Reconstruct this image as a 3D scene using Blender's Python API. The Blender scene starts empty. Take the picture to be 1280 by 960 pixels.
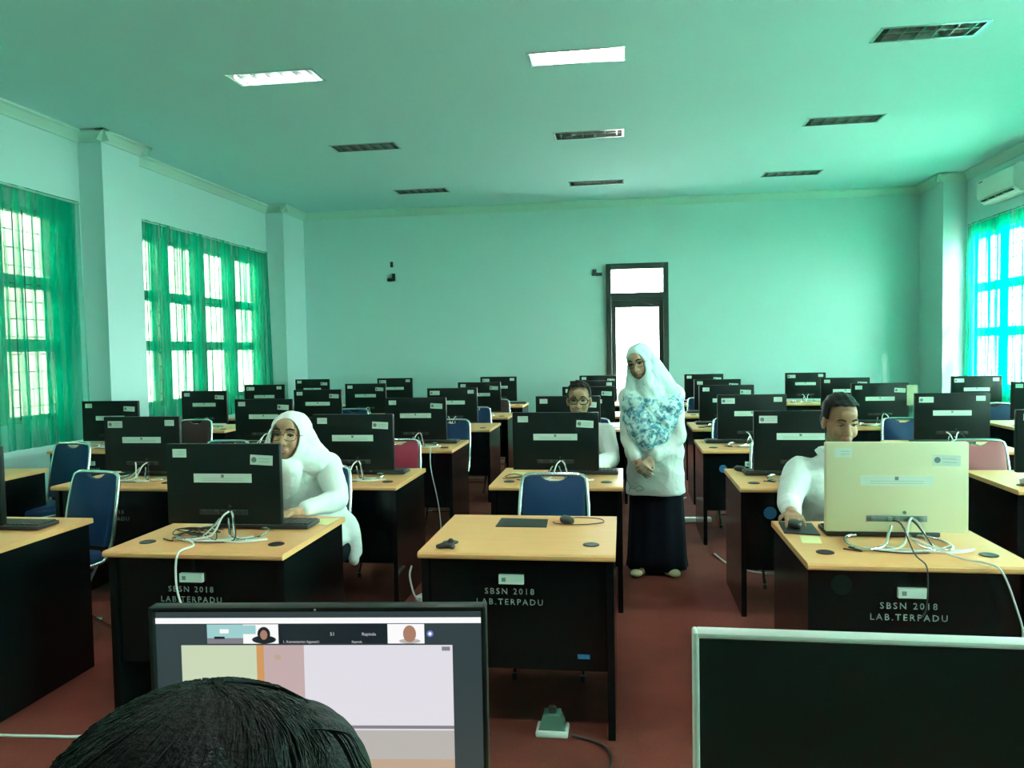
import bpy, bmesh, math, random
import numpy as np
from mathutils import Vector, Matrix, Euler
random.seed(7)
sc = bpy.context.scene
COL = sc.collection
R = math.radians

# ------------------------------------------------------------------ camera, sky, sun, exposure
CAM_F, CAM_YAW, CAM_PITCH, CAM_ROLL, CAM_H = 980.2, 0.1409, 0.0440, -0.0182, 1.558
cd = bpy.data.cameras.new('camera'); cam = bpy.data.objects.new('camera', cd); COL.objects.link(cam)
_fw = Vector((-math.sin(CAM_YAW)*math.cos(CAM_PITCH), math.cos(CAM_YAW)*math.cos(CAM_PITCH), -math.sin(CAM_PITCH)))
_r = Vector((math.cos(CAM_YAW), math.sin(CAM_YAW), 0)); _u = _r.cross(_fw)
_r2 = math.cos(CAM_ROLL)*_r + math.sin(CAM_ROLL)*_u; _u2 = -math.sin(CAM_ROLL)*_r + math.cos(CAM_ROLL)*_u
m = Matrix((_r2, _u2, -_fw)).transposed().to_4x4(); m.translation = (0, 0, CAM_H); cam.matrix_world = m
cd.sensor_fit = 'HORIZONTAL'; cd.sensor_width = 36; cd.lens = CAM_F/1280*36; cd.clip_start = .05
sc.camera = cam
vs = sc.view_settings; vs.view_transform = 'Standard'; vs.look = 'None'; vs.gamma = 1; vs.use_curve_mapping = False
vs.exposure = 0.65
SKY_LEFT, SKY_RIGHT = 3.5, 50.0
W = bpy.data.worlds.new('sky'); sc.world = W; W.use_nodes = True
nt = W.node_tree; bg = nt.nodes['Background']
tc = nt.nodes.new('ShaderNodeTexCoord'); sx = nt.nodes.new('ShaderNodeSeparateXYZ'); mr = nt.nodes.new('ShaderNodeMapRange')
nt.links.new(tc.outputs['Generated'], sx.inputs[0]); nt.links.new(sx.outputs['X'], mr.inputs['Value'])
mr.inputs['From Min'].default_value = -.5; mr.inputs['From Max'].default_value = .5
mr.inputs['To Min'].default_value = SKY_LEFT; mr.inputs['To Max'].default_value = SKY_RIGHT
nt.links.new(mr.outputs[0], bg.inputs['Strength']); bg.inputs['Color'].default_value = (.93, 1, 1, 1)
sd = bpy.data.lights.new('sun', 'SUN'); sd.energy = 20; sd.angle = R(3); sd.color = (1, .95, .85)
so = bpy.data.objects.new('sun', sd); COL.objects.link(so)
so.rotation_euler = Vector((-.42, .8, -.72)).to_track_quat('-Z', 'Y').to_euler(); so.location = (12, -8, 9)
ROOM = dict(x0=-5.55, x1=4.74, y0=-3.0, y1=12.6, z=3.88)
BAYS = [(8.2, 11.5), (3.85, 7.15), (-.5, 2.8)]
WZ0, WZ1 = .95, 2.98
def portal(loc, sx_, sy_, direction):
    l = bpy.data.lights.new('window_light', 'AREA'); l.shape = 'RECTANGLE'; l.size = sx_; l.size_y = sy_; l.cycles.is_portal = True
    o = bpy.data.objects.new('window_light', l); COL.objects.link(o); o.location = loc
    o.rotation_euler = Vector(direction).to_track_quat('-Z', 'Y').to_euler()
for a, b in BAYS:
    portal((ROOM['x0']-.17, (a+b)/2, (WZ0+WZ1)/2), b-a, WZ1-WZ0, (1, 0, 0))
    portal((ROOM['x1']+.17, (a+b)/2, (WZ0+WZ1)/2), b-a, WZ1-WZ0, (-1, 0, 0))
portal((.23, ROOM['y1']+.2, 1.43), .9, 2.8, (0, -1, 0))

# ------------------------------------------------------------------ materials
def mat(name, col, rough=.6, metal=0, emit=None, es=1, noise=None, bump=None, spec=.5, trans=0, sheen=0):
    m = bpy.data.materials.new(name); m.use_nodes = True; n = m.node_tree.nodes; l = m.node_tree.links; b = n['Principled BSDF']
    b.inputs['Base Color'].default_value = (*col, 1); b.inputs['Roughness'].default_value = rough; b.inputs['Metallic'].default_value = metal
    b.inputs['Specular IOR Level'].default_value = spec
    if sheen: b.inputs['Sheen Weight'].default_value = sheen
    if emit: b.inputs['Emission Color'].default_value = (*emit, 1); b.inputs['Emission Strength'].default_value = es
    if noise or bump:
        t = n.new('ShaderNodeTexCoord')
    if noise:
        sc_, amt, stretch = noise
        mp = n.new('ShaderNodeMapping'); mp.inputs['Scale'].default_value = stretch; l.new(t.outputs['Object'], mp.inputs[0])
        nz = n.new('ShaderNodeTexNoise'); nz.inputs['Scale'].default_value = sc_; nz.inputs['Detail'].default_value = 5; l.new(mp.outputs[0], nz.inputs['Vector'])
        mx = n.new('ShaderNodeMix'); mx.data_type = 'RGBA'
        mx.inputs['A'].default_value = (*[c*(1-amt) for c in col], 1); mx.inputs['B'].default_value = (*[min(1, c*(1+amt)) for c in col], 1)
        l.new(nz.outputs['Fac'], mx.inputs['Factor']); l.new(mx.outputs['Result'], b.inputs['Base Color'])
    if bump:
        sc_, st = bump
        nz = n.new('ShaderNodeTexNoise'); nz.inputs['Scale'].default_value = sc_; nz.inputs['Detail'].default_value = 3; l.new(t.outputs['Object'], nz.inputs['Vector'])
        bp = n.new('ShaderNodeBump'); bp.inputs['Strength'].default_value = st; bp.inputs['Distance'].default_value = .01
        l.new(nz.outputs['Fac'], bp.inputs['Height']); l.new(bp.outputs[0], b.inputs['Normal'])
    return m
M = {}
M['wall'] = mat('wall_paint', (.54, .75, .74), .75, noise=(.8, .03, (1, 1, 1)))
M['ceiling'] = mat('ceiling_paint', (.55, .86, .89), .8, noise=(.5, .03, (1, 1, 1)))
M['crown'] = mat('crown_paint', (.5, .72, .64), .7)
M['carpet'] = mat('carpet', (.16, .042, .03), .95, noise=(2.2, .45, (1, 1, 1)), bump=(160, .5), spec=.1)
M['wood'] = mat('beech_laminate', (.84, .42, .17), .42, noise=(7, .1, (.6, 9, 9)))
M['black'] = mat('black_laminate', (.003, .006, .006), .2, noise=(3, .3, (1, 1, 1)), spec=.25)
M['housing'] = mat('black_plastic', (.004, .009, .008), .45, bump=(900, .04), spec=.22)
M['silver'] = mat('silver_plastic', (.68, .66, .44), .45)
M['screen_off'] = mat('screen_glass', (.006, .014, .012), .3, spec=.3)
M['blackp'] = mat('dark_plastic', (.02, .022, .022), .45)
M['key'] = mat('keycap', (.035, .037, .037), .5)
M['whitep'] = mat('white_plastic', (.75, .78, .74), .4)
M['chrome'] = mat('chrome', (.8, .82, .82), .18, 1)
M['mirror'] = mat('louvre_metal', (.72, .75, .74), .2, 1)
M['paper'] = mat('label_paper', (.62, .74, .66), .7)
M['print'] = mat('label_ink', (.16, .22, .2), .7)
M['paint'] = mat('stencil_paint', (.24, .31, .28), .7, noise=(60, .5, (1, 1, 1)))
M['blue'] = mat('blue_vinyl', (.006, .036, .105), .5, bump=(500, .08), spec=.25)
M['red'] = mat('red_vinyl', (.36, .022, .06), .5, bump=(500, .08))
M['maroon'] = mat('maroon_vinyl', (.07, .02, .025), .5)
M['pinkred'] = mat('faded_red_vinyl', (.36, .09, .1), .5)
M['yellow'] = mat('yellow_note', (.82, .78, .38), .7)
M['notecream'] = mat('cream_note', (.62, .58, .4), .7)
M['bluelab'] = mat('blue_sticker', (.03, .16, .36), .5)
M['pinklab'] = mat('pink_sticker', (.65, .08, .16), .5)
M['frame'] = mat('dark_wood_frame', (.035, .045, .04), .45, noise=(6, .3, (8, 8, 1)))
M['winframe'] = mat('window_frame_paint', (.3, .5, .42), .5)
M['iron'] = mat('iron_bar', (.03, .05, .045), .5)
M['cream'] = mat('outside_cream_wall', (.36, .34, .25), .8)
M['concrete'] = mat('outside_concrete', (.72, .71, .68), .9, noise=(3, .15, (1, 1, 1)))
M['skin'] = mat('skin', (.46, .27, .16), .55, noise=(30, .06, (1, 1, 1)))
M['skin_pale'] = mat('skin_pale', (.5, .32, .21), .55, noise=(30, .06, (1, 1, 1)))
M['skin_dark'] = mat('skin_dark', (.38, .215, .125), .55, noise=(30, .06, (1, 1, 1)))
M['lips'] = mat('lips', (.36, .13, .1), .5)
M['eyewhite'] = mat('eye_white', (.22, .2, .18), .5)
M['iris'] = mat('iris', (.012, .008, .006), .2)
M['hair'] = mat('black_hair', (.004, .006, .0055), .5, bump=(300, .3), spec=.15)
M['whitecloth'] = mat('white_cotton', (.76, .82, .79), .85, bump=(22, .55))
M['hijab'] = mat('white_hijab', (.80, .85, .80), .85, bump=(18, .45))
M['skirt'] = mat('navy_cloth', (.003, .006, .012), .8, spec=.15)
M['trouser'] = mat('dark_trousers', (.015, .017, .02), .85)
M['sandal'] = mat('beige_sandal', (.6, .5, .32), .6)
M['lens'] = mat('tinted_frame', (.06, .035, .02), .3)
M['tube_off'] = mat('lamp_tube_off', (.75, .8, .78), .3)
M['tube_on'] = mat('fill_lamp_tube_lit', (1, 1, 1), .3, emit=(1, .95, .9), es=120)  # strong tubes, only in the fill lamps added out of view
M['tube_dim'] = mat('dimmed_lamp_tube_lit', (1, 1, 1), .3, emit=(.97, 1, 1), es=38)  # same kind of tube, set dimmer for the lamps in view
M['green'] = mat('clear_box', (.10, .20, .16), .15)
def glassmat():
    m = bpy.data.materials.new('window_glass'); m.use_nodes = True; n = m.node_tree.nodes; l = m.node_tree.links; n.clear()
    o = n.new('ShaderNodeOutputMaterial'); mx = n.new('ShaderNodeMixShader'); t = n.new('ShaderNodeBsdfTransparent'); g = n.new('ShaderNodeBsdfGlossy')
    t.inputs[0].default_value = (.93, .97, .95, 1); g.inputs['Roughness'].default_value = .02; mx.inputs[0].default_value = .06
    l.new(t.outputs[0], mx.inputs[1]); l.new(g.outputs[0], mx.inputs[2]); l.new(mx.outputs[0], o.inputs[0]); return m
M['glass'] = glassmat()
def curtainmat():
    m = bpy.data.materials.new('sheer_green_cloth'); m.use_nodes = True; n = m.node_tree.nodes; l = m.node_tree.links; n.clear()
    o = n.new('ShaderNodeOutputMaterial'); mx = n.new('ShaderNodeMixShader'); t = n.new('ShaderNodeBsdfTransparent')
    ad = n.new('ShaderNodeMixShader'); d = n.new('ShaderNodeBsdfDiffuse'); tr = n.new('ShaderNodeBsdfTranslucent')
    d.inputs[0].default_value = (.0, .31, .21, 1); tr.inputs[0].default_value = (.0, .38, .2, 1); ad.inputs[0].default_value = .6
    t.inputs[0].default_value = (.84, 1, .96, 1)
    lw = n.new('ShaderNodeLayerWeight'); lw.inputs[0].default_value = .35
    ramp = n.new('ShaderNodeMapRange'); ramp.inputs['From Min'].default_value = .1; ramp.inputs['From Max'].default_value = .75
    ramp.inputs['To Min'].default_value = .45; ramp.inputs['To Max'].default_value = .97
    l.new(lw.outputs['Facing'], ramp.inputs['Value'])
    tc = n.new('ShaderNodeTexCoord'); mp = n.new('ShaderNodeMapping'); mp.inputs['Scale'].default_value = (.2, 5.5, .12); nz = n.new('ShaderNodeTexNoise'); nz.inputs['Scale'].default_value = 1.6; nz.inputs['Detail'].default_value = 3
    gm = n.new('ShaderNodeMapRange'); gm.inputs['From Min'].default_value = .36; gm.inputs['From Max'].default_value = .64; gm.inputs['To Min'].default_value = -.12; gm.inputs['To Max'].default_value = .42
    ad2 = n.new('ShaderNodeMath'); ad2.operation = 'ADD'; ad2.use_clamp = True
    l.new(tc.outputs['Object'], mp.inputs[0]); l.new(mp.outputs[0], nz.inputs['Vector']); l.new(nz.outputs['Fac'], gm.inputs['Value']); l.new(ramp.outputs[0], ad2.inputs[0]); l.new(gm.outputs[0], ad2.inputs[1]); l.new(ad2.outputs[0], mx.inputs[0])
    l.new(d.outputs[0], ad.inputs[1]); l.new(tr.outputs[0], ad.inputs[2])
    l.new(t.outputs[0], mx.inputs[1]); l.new(ad.outputs[0], mx.inputs[2]); l.new(mx.outputs[0], o.inputs[0]); return m
M['curtain'] = curtainmat()
def floralmat():
    m = bpy.data.materials.new('floral_hijab_print'); m.use_nodes = True; n = m.node_tree.nodes; l = m.node_tree.links; b = n['Principled BSDF']
    b.inputs['Roughness'].default_value = .85
    t = n.new('ShaderNodeTexCoord'); v = n.new('ShaderNodeTexVoronoi'); v.inputs['Scale'].default_value = 16; v.inputs['Randomness'].default_value = 1
    nz = n.new('ShaderNodeTexNoise'); nz.inputs['Scale'].default_value = 26; nz.inputs['Detail'].default_value = 4; nz.inputs['Distortion'].default_value = 1.2
    nb = n.new('ShaderNodeTexNoise'); nb.inputs['Scale'].default_value = 7
    l.new(t.outputs['Object'], v.inputs['Vector']); l.new(t.outputs['Object'], nz.inputs['Vector']); l.new(t.outputs['Object'], nb.inputs['Vector'])
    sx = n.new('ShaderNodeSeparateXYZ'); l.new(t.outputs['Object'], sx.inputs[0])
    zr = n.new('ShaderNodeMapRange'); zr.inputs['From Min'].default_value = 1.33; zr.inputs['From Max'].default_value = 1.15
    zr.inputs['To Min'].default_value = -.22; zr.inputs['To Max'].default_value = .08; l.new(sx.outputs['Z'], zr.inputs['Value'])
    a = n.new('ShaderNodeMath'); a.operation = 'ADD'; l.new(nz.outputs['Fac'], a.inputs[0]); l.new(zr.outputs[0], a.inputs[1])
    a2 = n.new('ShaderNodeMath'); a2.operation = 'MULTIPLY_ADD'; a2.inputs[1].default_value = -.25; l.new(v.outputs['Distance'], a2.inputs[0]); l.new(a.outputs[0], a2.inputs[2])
    cr = n.new('ShaderNodeValToRGB'); e = cr.color_ramp.elements
    e[0].position = .36; e[0].color = (.6, .8, .78, 1); e[1].position = .56; e[1].color = (.05, .2, .29, 1)
    k = cr.color_ramp.elements.new(.45); k.color = (.3, .55, .62, 1)
    l.new(a2.outputs[0], cr.inputs[0]); l.new(cr.outputs[0], b.inputs['Base Color']); return m
M['floral'] = floralmat()

# ------------------------------------------------------------------ mesh helpers
class MB:
    def __init__(s): s.v = []; s.f = []; s.mi = []
    def add(s, V, F, mi=0, mtx=None):
        o = len(s.v)
        s.v += [tuple(mtx @ Vector(p)) for p in V] if mtx else [tuple(p) for p in V]
        s.f += [tuple(i+o for i in f) for f in F]; s.mi += [mi]*len(F); return s
    def box(s, c, d, bev=0, mtx=None, mi=0, seg=2):
        bm = bmesh.new(); bmesh.ops.create_cube(bm, size=1)
        for v in bm.verts: v.co = Vector((v.co.x*d[0]+c[0], v.co.y*d[1]+c[1], v.co.z*d[2]+c[2]))
        if bev: bmesh.ops.bevel(bm, geom=bm.edges[:], offset=bev, segments=seg, profile=.5, affect='EDGES')
        bm.verts.index_update()
        V = [v.co.copy() for v in bm.verts]; F = [[v.index for v in f.verts] for f in bm.faces]; bm.free()
        return s.add(V, F, mi, mtx)
    def tube(s, P, r, n=8, mi=0, mtx=None, closed=False):
        P = [Vector(p) for p in P]; k = len(P); rr = r if isinstance(r, (list, tuple)) else [r]*k
        T = []
        for i in range(k):
            a = P[(i-1) % k] if (closed or i > 0) else P[i]; b = P[(i+1) % k] if (closed or i < k-1) else P[i]
            d = b-a; T.append(d.normalized() if d.length > 1e-9 else Vector((0, 0, 1)))
        N = T[0].orthogonal().normalized(); V = []; F = []
        for i in range(k):
            N = (N - T[i]*N.dot(T[i])); N = N.normalized() if N.length > 1e-6 else T[i].orthogonal().normalized()
            B = T[i].cross(N)
            for j in range(n):
                t = 2*math.pi*j/n; V.append(P[i]+(N*math.cos(t)+B*math.sin(t))*rr[i])
        for i in range(k if closed else k-1):
            for j in range(n):
                a = i*n+j; b = i*n+(j+1) % n; c = ((i+1) % k)*n+(j+1) % n; d = ((i+1) % k)*n+j; F.append((a, b, c, d))
        if not closed: F += [tuple(range(n))[::-1], tuple((k-1)*n+j for j in range(n))]
        return s.add(V, F, mi, mtx)
    def prism(s, poly, y0, y1, mi=0, mtx=None):     # polygon in XZ, extruded along Y
        n = len(poly); V = [(x, y0, z) for x, z in poly]+[(x, y1, z) for x, z in poly]
        F = [tuple(range(n)), tuple(range(2*n-1, n-1, -1))]+[(i, i+n, (i+1) % n+n, (i+1) % n) for i in range(n)]
        return s.add(V, F, mi, mtx)
    def sphere(s, c, r, mi=0, mtx=None, nu=18, nv=12, rot=None):
        r = (r, r, r) if not isinstance(r, (tuple, list)) else r
        V = [(0, 0, 1)]; F = []
        for i in range(1, nv):
            for j in range(nu):
                a = math.pi*i/nv; b = 2*math.pi*j/nu; V.append((math.sin(a)*math.cos(b), math.sin(a)*math.sin(b), math.cos(a)))
        V.append((0, 0, -1)); L = len(V)-1
        for j in range(nu):
            k = (j+1) % nu; F.append((0, 1+j, 1+k)); F.append((L, L-nu+k, L-nu+j))
            for i in range(nv-2): F.append((1+i*nu+j, 1+(i+1)*nu+j, 1+(i+1)*nu+k, 1+i*nu+k))
        V = [Vector((p[0]*r[0], p[1]*r[1], p[2]*r[2])) for p in V]
        if rot: q = Euler(rot).to_matrix(); V = [q @ p for p in V]
        return s.add([p+Vector(c) for p in V], F, mi, mtx)
    def cap(s, a, b, ra, rb, mtx=None):             # tapered limb
        a = Vector(a); b = Vector(b); s.sphere(a, ra, mtx=mtx, nu=14, nv=10); s.sphere(b, rb, mtx=mtx, nu=14, nv=10)
        if (b-a).length > 1e-4: s.tube([a, b], [ra, rb], 14, mtx=mtx)
        return s
    def lathe(s, prof, n=24, mi=0, mtx=None):
        V = []; F = []
        for r_, z in prof:
            for j in range(n): t = 2*math.pi*j/n; V.append((r_*math.cos(t), r_*math.sin(t), z))
        for i in range(len(prof)-1):
            for j in range(n): F.append((i*n+j, i*n+(j+1) % n, (i+1)*n+(j+1) % n, (i+1)*n+j))
        F += [tuple(range(n))[::-1], tuple((len(prof)-1)*n+j for j in range(n))]
        return s.add(V, F, mi, mtx)
    def quad(s, a, b, c, d, mi=0): return s.add([a, b, c, d], [(0, 1, 2, 3)], mi)
    def mesh(s, name, smooth=True, angle=38):
        me = bpy.data.meshes.new(name); me.from_pydata(s.v, [], s.f); me.polygons.foreach_set('material_index', s.mi); me.update()
        if smooth: me.shade_smooth(); me.set_sharp_from_angle(angle=R(angle))
        return me
def link(name, me, mats, parent=None, loc=None, rot=None):
    for m_ in (mats if isinstance(mats, (list, tuple)) else [mats]): me.materials.append(m_)
    o = bpy.data.objects.new(name, me); COL.objects.link(o)
    if parent: o.parent = parent
    if loc is not None: o.location = loc
    if rot is not None: o.rotation_euler = rot
    return o
def obj(name, mb, mats, parent=None, loc=None, rot=None, smooth=True, angle=38): return link(name, mb.mesh(name, smooth, angle), mats, parent, loc, rot)
def tag(o, label, cat, group=None, kind=None):
    o['label'] = label; o['category'] = cat
    if group: o['group'] = group
    if kind: o['kind'] = kind
    return o
def thing(name, label, cat, loc=(0, 0, 0), rz=0, group=None):
    o = bpy.data.objects.new(name, None); COL.objects.link(o); o.location = loc; o.rotation_euler = (0, 0, rz); o.empty_display_size = .1
    return tag(o, label, cat, group)
def struct(name, mb, mats, label, cat, smooth=False): return tag(obj(name, mb, mats, smooth=smooth), label, cat, kind='structure')
def copy_tree(o, parent=None):
    c = o.copy(); COL.objects.link(c)
    if parent: c.parent = parent
    for ch in list(o.children): copy_tree(ch, c)
    return c
def spline(P, k=8, closed=False):
    P = [Vector(p) for p in P]; n = len(P); out = []
    for i in range(n if closed else n-1):
        p0, p1, p2, p3 = (P[(i-1) % n] if closed or i > 0 else P[0]), P[i], P[(i+1) % n], (P[(i+2) % n] if closed or i < n-2 else P[-1])
        for j in range(k):
            t = j/k; out.append(.5*((2*p1)+(-p0+p2)*t+(2*p0-5*p1+4*p2-p3)*t*t+(-p0+3*p1-3*p2+p3)*t**3))
    if not closed: out.append(P[-1])
    return out
def text_mesh(body, size, extrude=.0006, align='CENTER', spacing=1.0):
    cu = bpy.data.curves.new('lettering', 'FONT'); cu.body = body; cu.size = size; cu.extrude = extrude; cu.align_x = align; cu.space_character = spacing; cu.resolution_u = 2
    o = bpy.data.objects.new('lettering', cu); COL.objects.link(o); dg = bpy.context.evaluated_depsgraph_get()
    me = bpy.data.meshes.new_from_object(o.evaluated_get(dg)); bpy.data.objects.remove(o); bpy.data.curves.remove(cu)
    me.materials.clear(); return me
def remesh(mb, vox, smooth=6, cut=None, solid=0, after=3):
    """one continuous skin around all the shapes in mb"""
    def ev(me, mods):
        o = bpy.data.objects.new('tmp', me); COL.objects.link(o)
        for t, kw in mods:
            md = o.modifiers.new('m', t)
            for k, v in kw.items(): setattr(md, k, v)
        dg = bpy.context.evaluated_depsgraph_get(); r = bpy.data.meshes.new_from_object(o.evaluated_get(dg)); bpy.data.objects.remove(o); return r
    me = ev(mb.mesh('tmp', False), [('REMESH', dict(mode='VOXEL', voxel_size=vox)), ('SMOOTH', dict(factor=.5, iterations=smooth))])
    if cut:
        bm = bmesh.new(); bm.from_mesh(me); bmesh.ops.delete(bm, geom=[v for v in bm.verts if cut(v.co)], context='VERTS')
        b = set(v for e in bm.edges if e.is_boundary for v in e.verts)
        for _ in range(5):
            new = {}
            for v in b:
                nb = [e.other_vert(v) for e in v.link_edges if e.is_boundary]
                if len(nb) == 2: new[v] = v.co*.4+(nb[0].co+nb[1].co)*.3
            for v, c in new.items(): v.co = c
        bm.to_mesh(me); bm.free()
        mods = [('SMOOTH', dict(factor=.5, iterations=after))] if after else []
        if solid: mods.append(('SOLIDIFY', dict(thickness=solid, offset=1.0)))
        if mods: me = ev(me, mods)
    me.shade_smooth(); return me
def ripple(me, f):
    n = len(me.vertices); co = np.empty(n*3); no = np.empty(n*3); me.vertices.foreach_get('co', co); me.vertex_normals.foreach_get('vector', no)
    co = co.reshape(-1, 3); no = no.reshape(-1, 3); co += no*f(co)[:, None]; me.vertices.foreach_set('co', co.ravel()); me.update()

# ------------------------------------------------------------------ the room
X0, X1, Y0, Y1, ZC = ROOM['x0'], ROOM['x1'], ROOM['y0'], ROOM['y1'], ROOM['z']
T = .16
struct('floor', MB().box(((X0+X1)/2, (Y0+Y1)/2, -.06), (X1-X0+.4, Y1-Y0+.4, .12)), M['carpet'], 'worn dark red carpet floor of the room', 'floor')
LAMP_X, LAMP_Y = (-2.86, -.34, 2.3), (6.37, 8.68, 11.2, 3.9, 1.4)  # last two rows hold the added fill lamps out of view
LW, LD = .73, .27
def ceiling():
    b = MB(); xs = sorted([X0-T, X1+T]+[x+s*LW/2 for x in LAMP_X for s in (-1, 1)]); ys = sorted([Y0-T, Y1+T]+[y+s*LD/2 for y in LAMP_Y for s in (-1, 1)])
    for i in range(len(xs)-1):
        for j in range(len(ys)-1):
            if i % 2 == 1 and j % 2 == 1: continue
            b.quad((xs[i], ys[j], ZC), (xs[i], ys[j+1], ZC), (xs[i+1], ys[j+1], ZC), (xs[i+1], ys[j], ZC))
    b.box(((X0+X1)/2, (Y0+Y1)/2, ZC+.2), (X1-X0+.4, Y1-Y0+.4, .1))
    return b
struct('ceiling', ceiling(), M['ceiling'], 'smooth mint green plaster ceiling with recessed lamps', 'ceiling')
def side_wall(x, s):
    b = MB(); xc = x+s*T/2; edges = [Y0-T]+[v for a, e in sorted(BAYS) for v in (a, e)]+[Y1+T]
    for i in range(0, len(edges), 2): b.box((xc, (edges[i]+edges[i+1])/2, ZC/2+.07), (T, edges[i+1]-edges[i], ZC+.14))
    for a, e in BAYS:
        b.box((xc, (a+e)/2, WZ0/2), (T, e-a, WZ0)); b.box((xc, (a+e)/2, (WZ1+ZC+.14)/2), (T, e-a, ZC+.14-WZ1))
    return b
struct('wall_left', side_wall(X0, -1), M['wall'], 'pale mint left wall with curtained barred windows', 'wall')
struct('wall_right', side_wall(X1, 1), M['wall'], 'pale mint right wall with sunlit curtained windows', 'wall')
DX0, DX1, DZ = -.25, .72, 2.88
bw = MB(); yc = Y1+T/2
bw.box(((X0-T+DX0)/2, yc, ZC/2+.07), (DX0-X0+T, T, ZC+.14)); bw.box(((X1+T+DX1)/2, yc, ZC/2+.07), (X1+T-DX1, T, ZC+.14)); bw.box(((DX0+DX1)/2, yc, (DZ+ZC+.14)/2), (DX1-DX0, T, ZC+.14-DZ))
struct('wall_back', bw, M['wall'], 'pale mint back wall with a glazed door', 'wall')
struct('wall_front', MB().box(((X0+X1)/2, Y0-T/2, ZC/2+.07), (X1-X0+2*T, T, ZC+.14)), M['wall'], 'plain mint wall behind the photographer', 'wall')
PIL = [(X0, X0+.265, 7.5, 8.14), (X0, X0+.29, 11.8, Y1), (X1-.31, X1, 11.72, Y1), (X0, X0+.265, 3.15, 3.79), (X1-.31, X1, 7.5, 8.14), (X1-.31, X1, 3.15, 3.79)]
PL = ['mint pillar between the two curtained left windows', 'mint pillar in the back left corner', 'sunlit mint pillar in the back right corner', 'mint pillar left beside the photographer', 'mint pillar in middle of the right wall', 'mint pillar right beside the photographer']
for (a, b_, c, d), lb in zip(PIL, PL): struct('pillar', MB().box(((a+b_)/2, (c+d)/2, ZC/2), (b_-a, d-c, ZC)), M['wall'], lb, 'pillar')
CP = [(0, 0), (.1, 0), (.1, -.02), (.075, -.035), (.035, -.085), (.02, -.11), (0, -.11)]
def crown(b, p, q, n):      # p->q along a wall, n points into the room
    p = Vector((*p, ZC)); q = Vector((*q, ZC)); n = Vector((*n, 0)); V = [p+n*a+Vector((0, 0, z)) for a, z in CP]+[q+n*a+Vector((0, 0, z)) for a, z in CP]; k = len(CP)
    b.add(V, [(i, i+k, (i+1) % k+k, (i+1) % k) for i in range(k)]+[tuple(range(k)), tuple(range(2*k-1, k-1, -1))])
b = MB()
crown(b, (X0, Y0), (X0, Y1), (1, 0)); crown(b, (X1, Y0), (X1, Y1), (-1, 0)); crown(b, (X0, Y1), (X1, Y1), (0, -1))
for a, b2, c, d in PIL:
    left = a == X0; xi = b2 if left else a; n = (1, 0) if left else (-1, 0)
    crown(b, (xi, c-.1), (xi, min(d+.1, Y1)), n); xa, xb = (a, b2+.1) if left else (a-.1, b2)
    crown(b, (xa, c), (xb, c), (0, -1))
    if d < Y1: crown(b, (xa, d), (xb, d), (0, 1))
struct('trim_1', b, M['crown'], 'pale crown moulding around walls and pillars', 'trim')
b = MB()
for x, s in ((X0, 1), (X1, -1)): b.box((x+s*.006, (Y0+Y1)/2, .05), (.012, Y1-Y0, .1))
struct('baseboard_left', b, M['crown'], 'low mint skirting along both side walls', 'baseboard')
# windows
def window(n, x, s, a, e, label):
    w = thing('window_%d' % n, label, 'window', (x+s*T*.5, a, 0)); w['kind'] = 'structure'
    fr = MB(); gl = MB(); gr = MB(); L = e-a
    pan = [(.07+i*.85, .69+i*.85) for i in range(4)]; pan[-1] = (pan[-1][0], L-.06)
    edges = [0]+[v for p in pan for v in p]+[L]
    for i in range(0, len(edges), 2): fr.box((0, (edges[i]+edges[i+1])/2, (WZ0+WZ1)/2), (.1, edges[i+1]-edges[i], WZ1-WZ0), .004)
    bars = [WZ0, WZ0+.06, 1.62, 1.74, 2.22, 2.34, WZ1-.05, WZ1]
    for p0, p1 in pan:
        for i in range(0, 8, 2): fr.box((0, (p0+p1)/2, (bars[i]+bars[i+1])/2), (.09, p1-p0, bars[i+1]-bars[i]), .004)
        gl.box((0, (p0+p1)/2, (WZ0+WZ1)/2), (.006, p1-p0, WZ1-WZ0-.06))
        z = WZ0+.15
        while z < WZ1-.08: gr.box((-s*.055, (p0+p1)/2, z), (.008, p1-p0, .009)); z += .165
        k = 5
        for i in range(1, k): gr.box((-s*.055, p0+(p1-p0)*i/k, (WZ0+WZ1)/2), (.008, .009, WZ1-WZ0-.06))
    obj('window_frame', fr, M['winframe'], w, smooth=False); obj('pane', gl, M['glass'], w, smooth=False); obj('grille', gr, M['iron'], w, smooth=False)
LB = ['far left barred window behind the gathered green curtain', 'near left barred window behind smooth green curtain', 'left barred window beside the photographer', 'far right sunlit window behind bright green curtain', 'middle right barred window out of frame', 'right barred window beside the photographer']
for i, (a, e) in enumerate(BAYS):
    window(i+1, X0, -1, a, e, LB[i]); window(i+4, X1, 1, a, e, LB[i+3])
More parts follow.
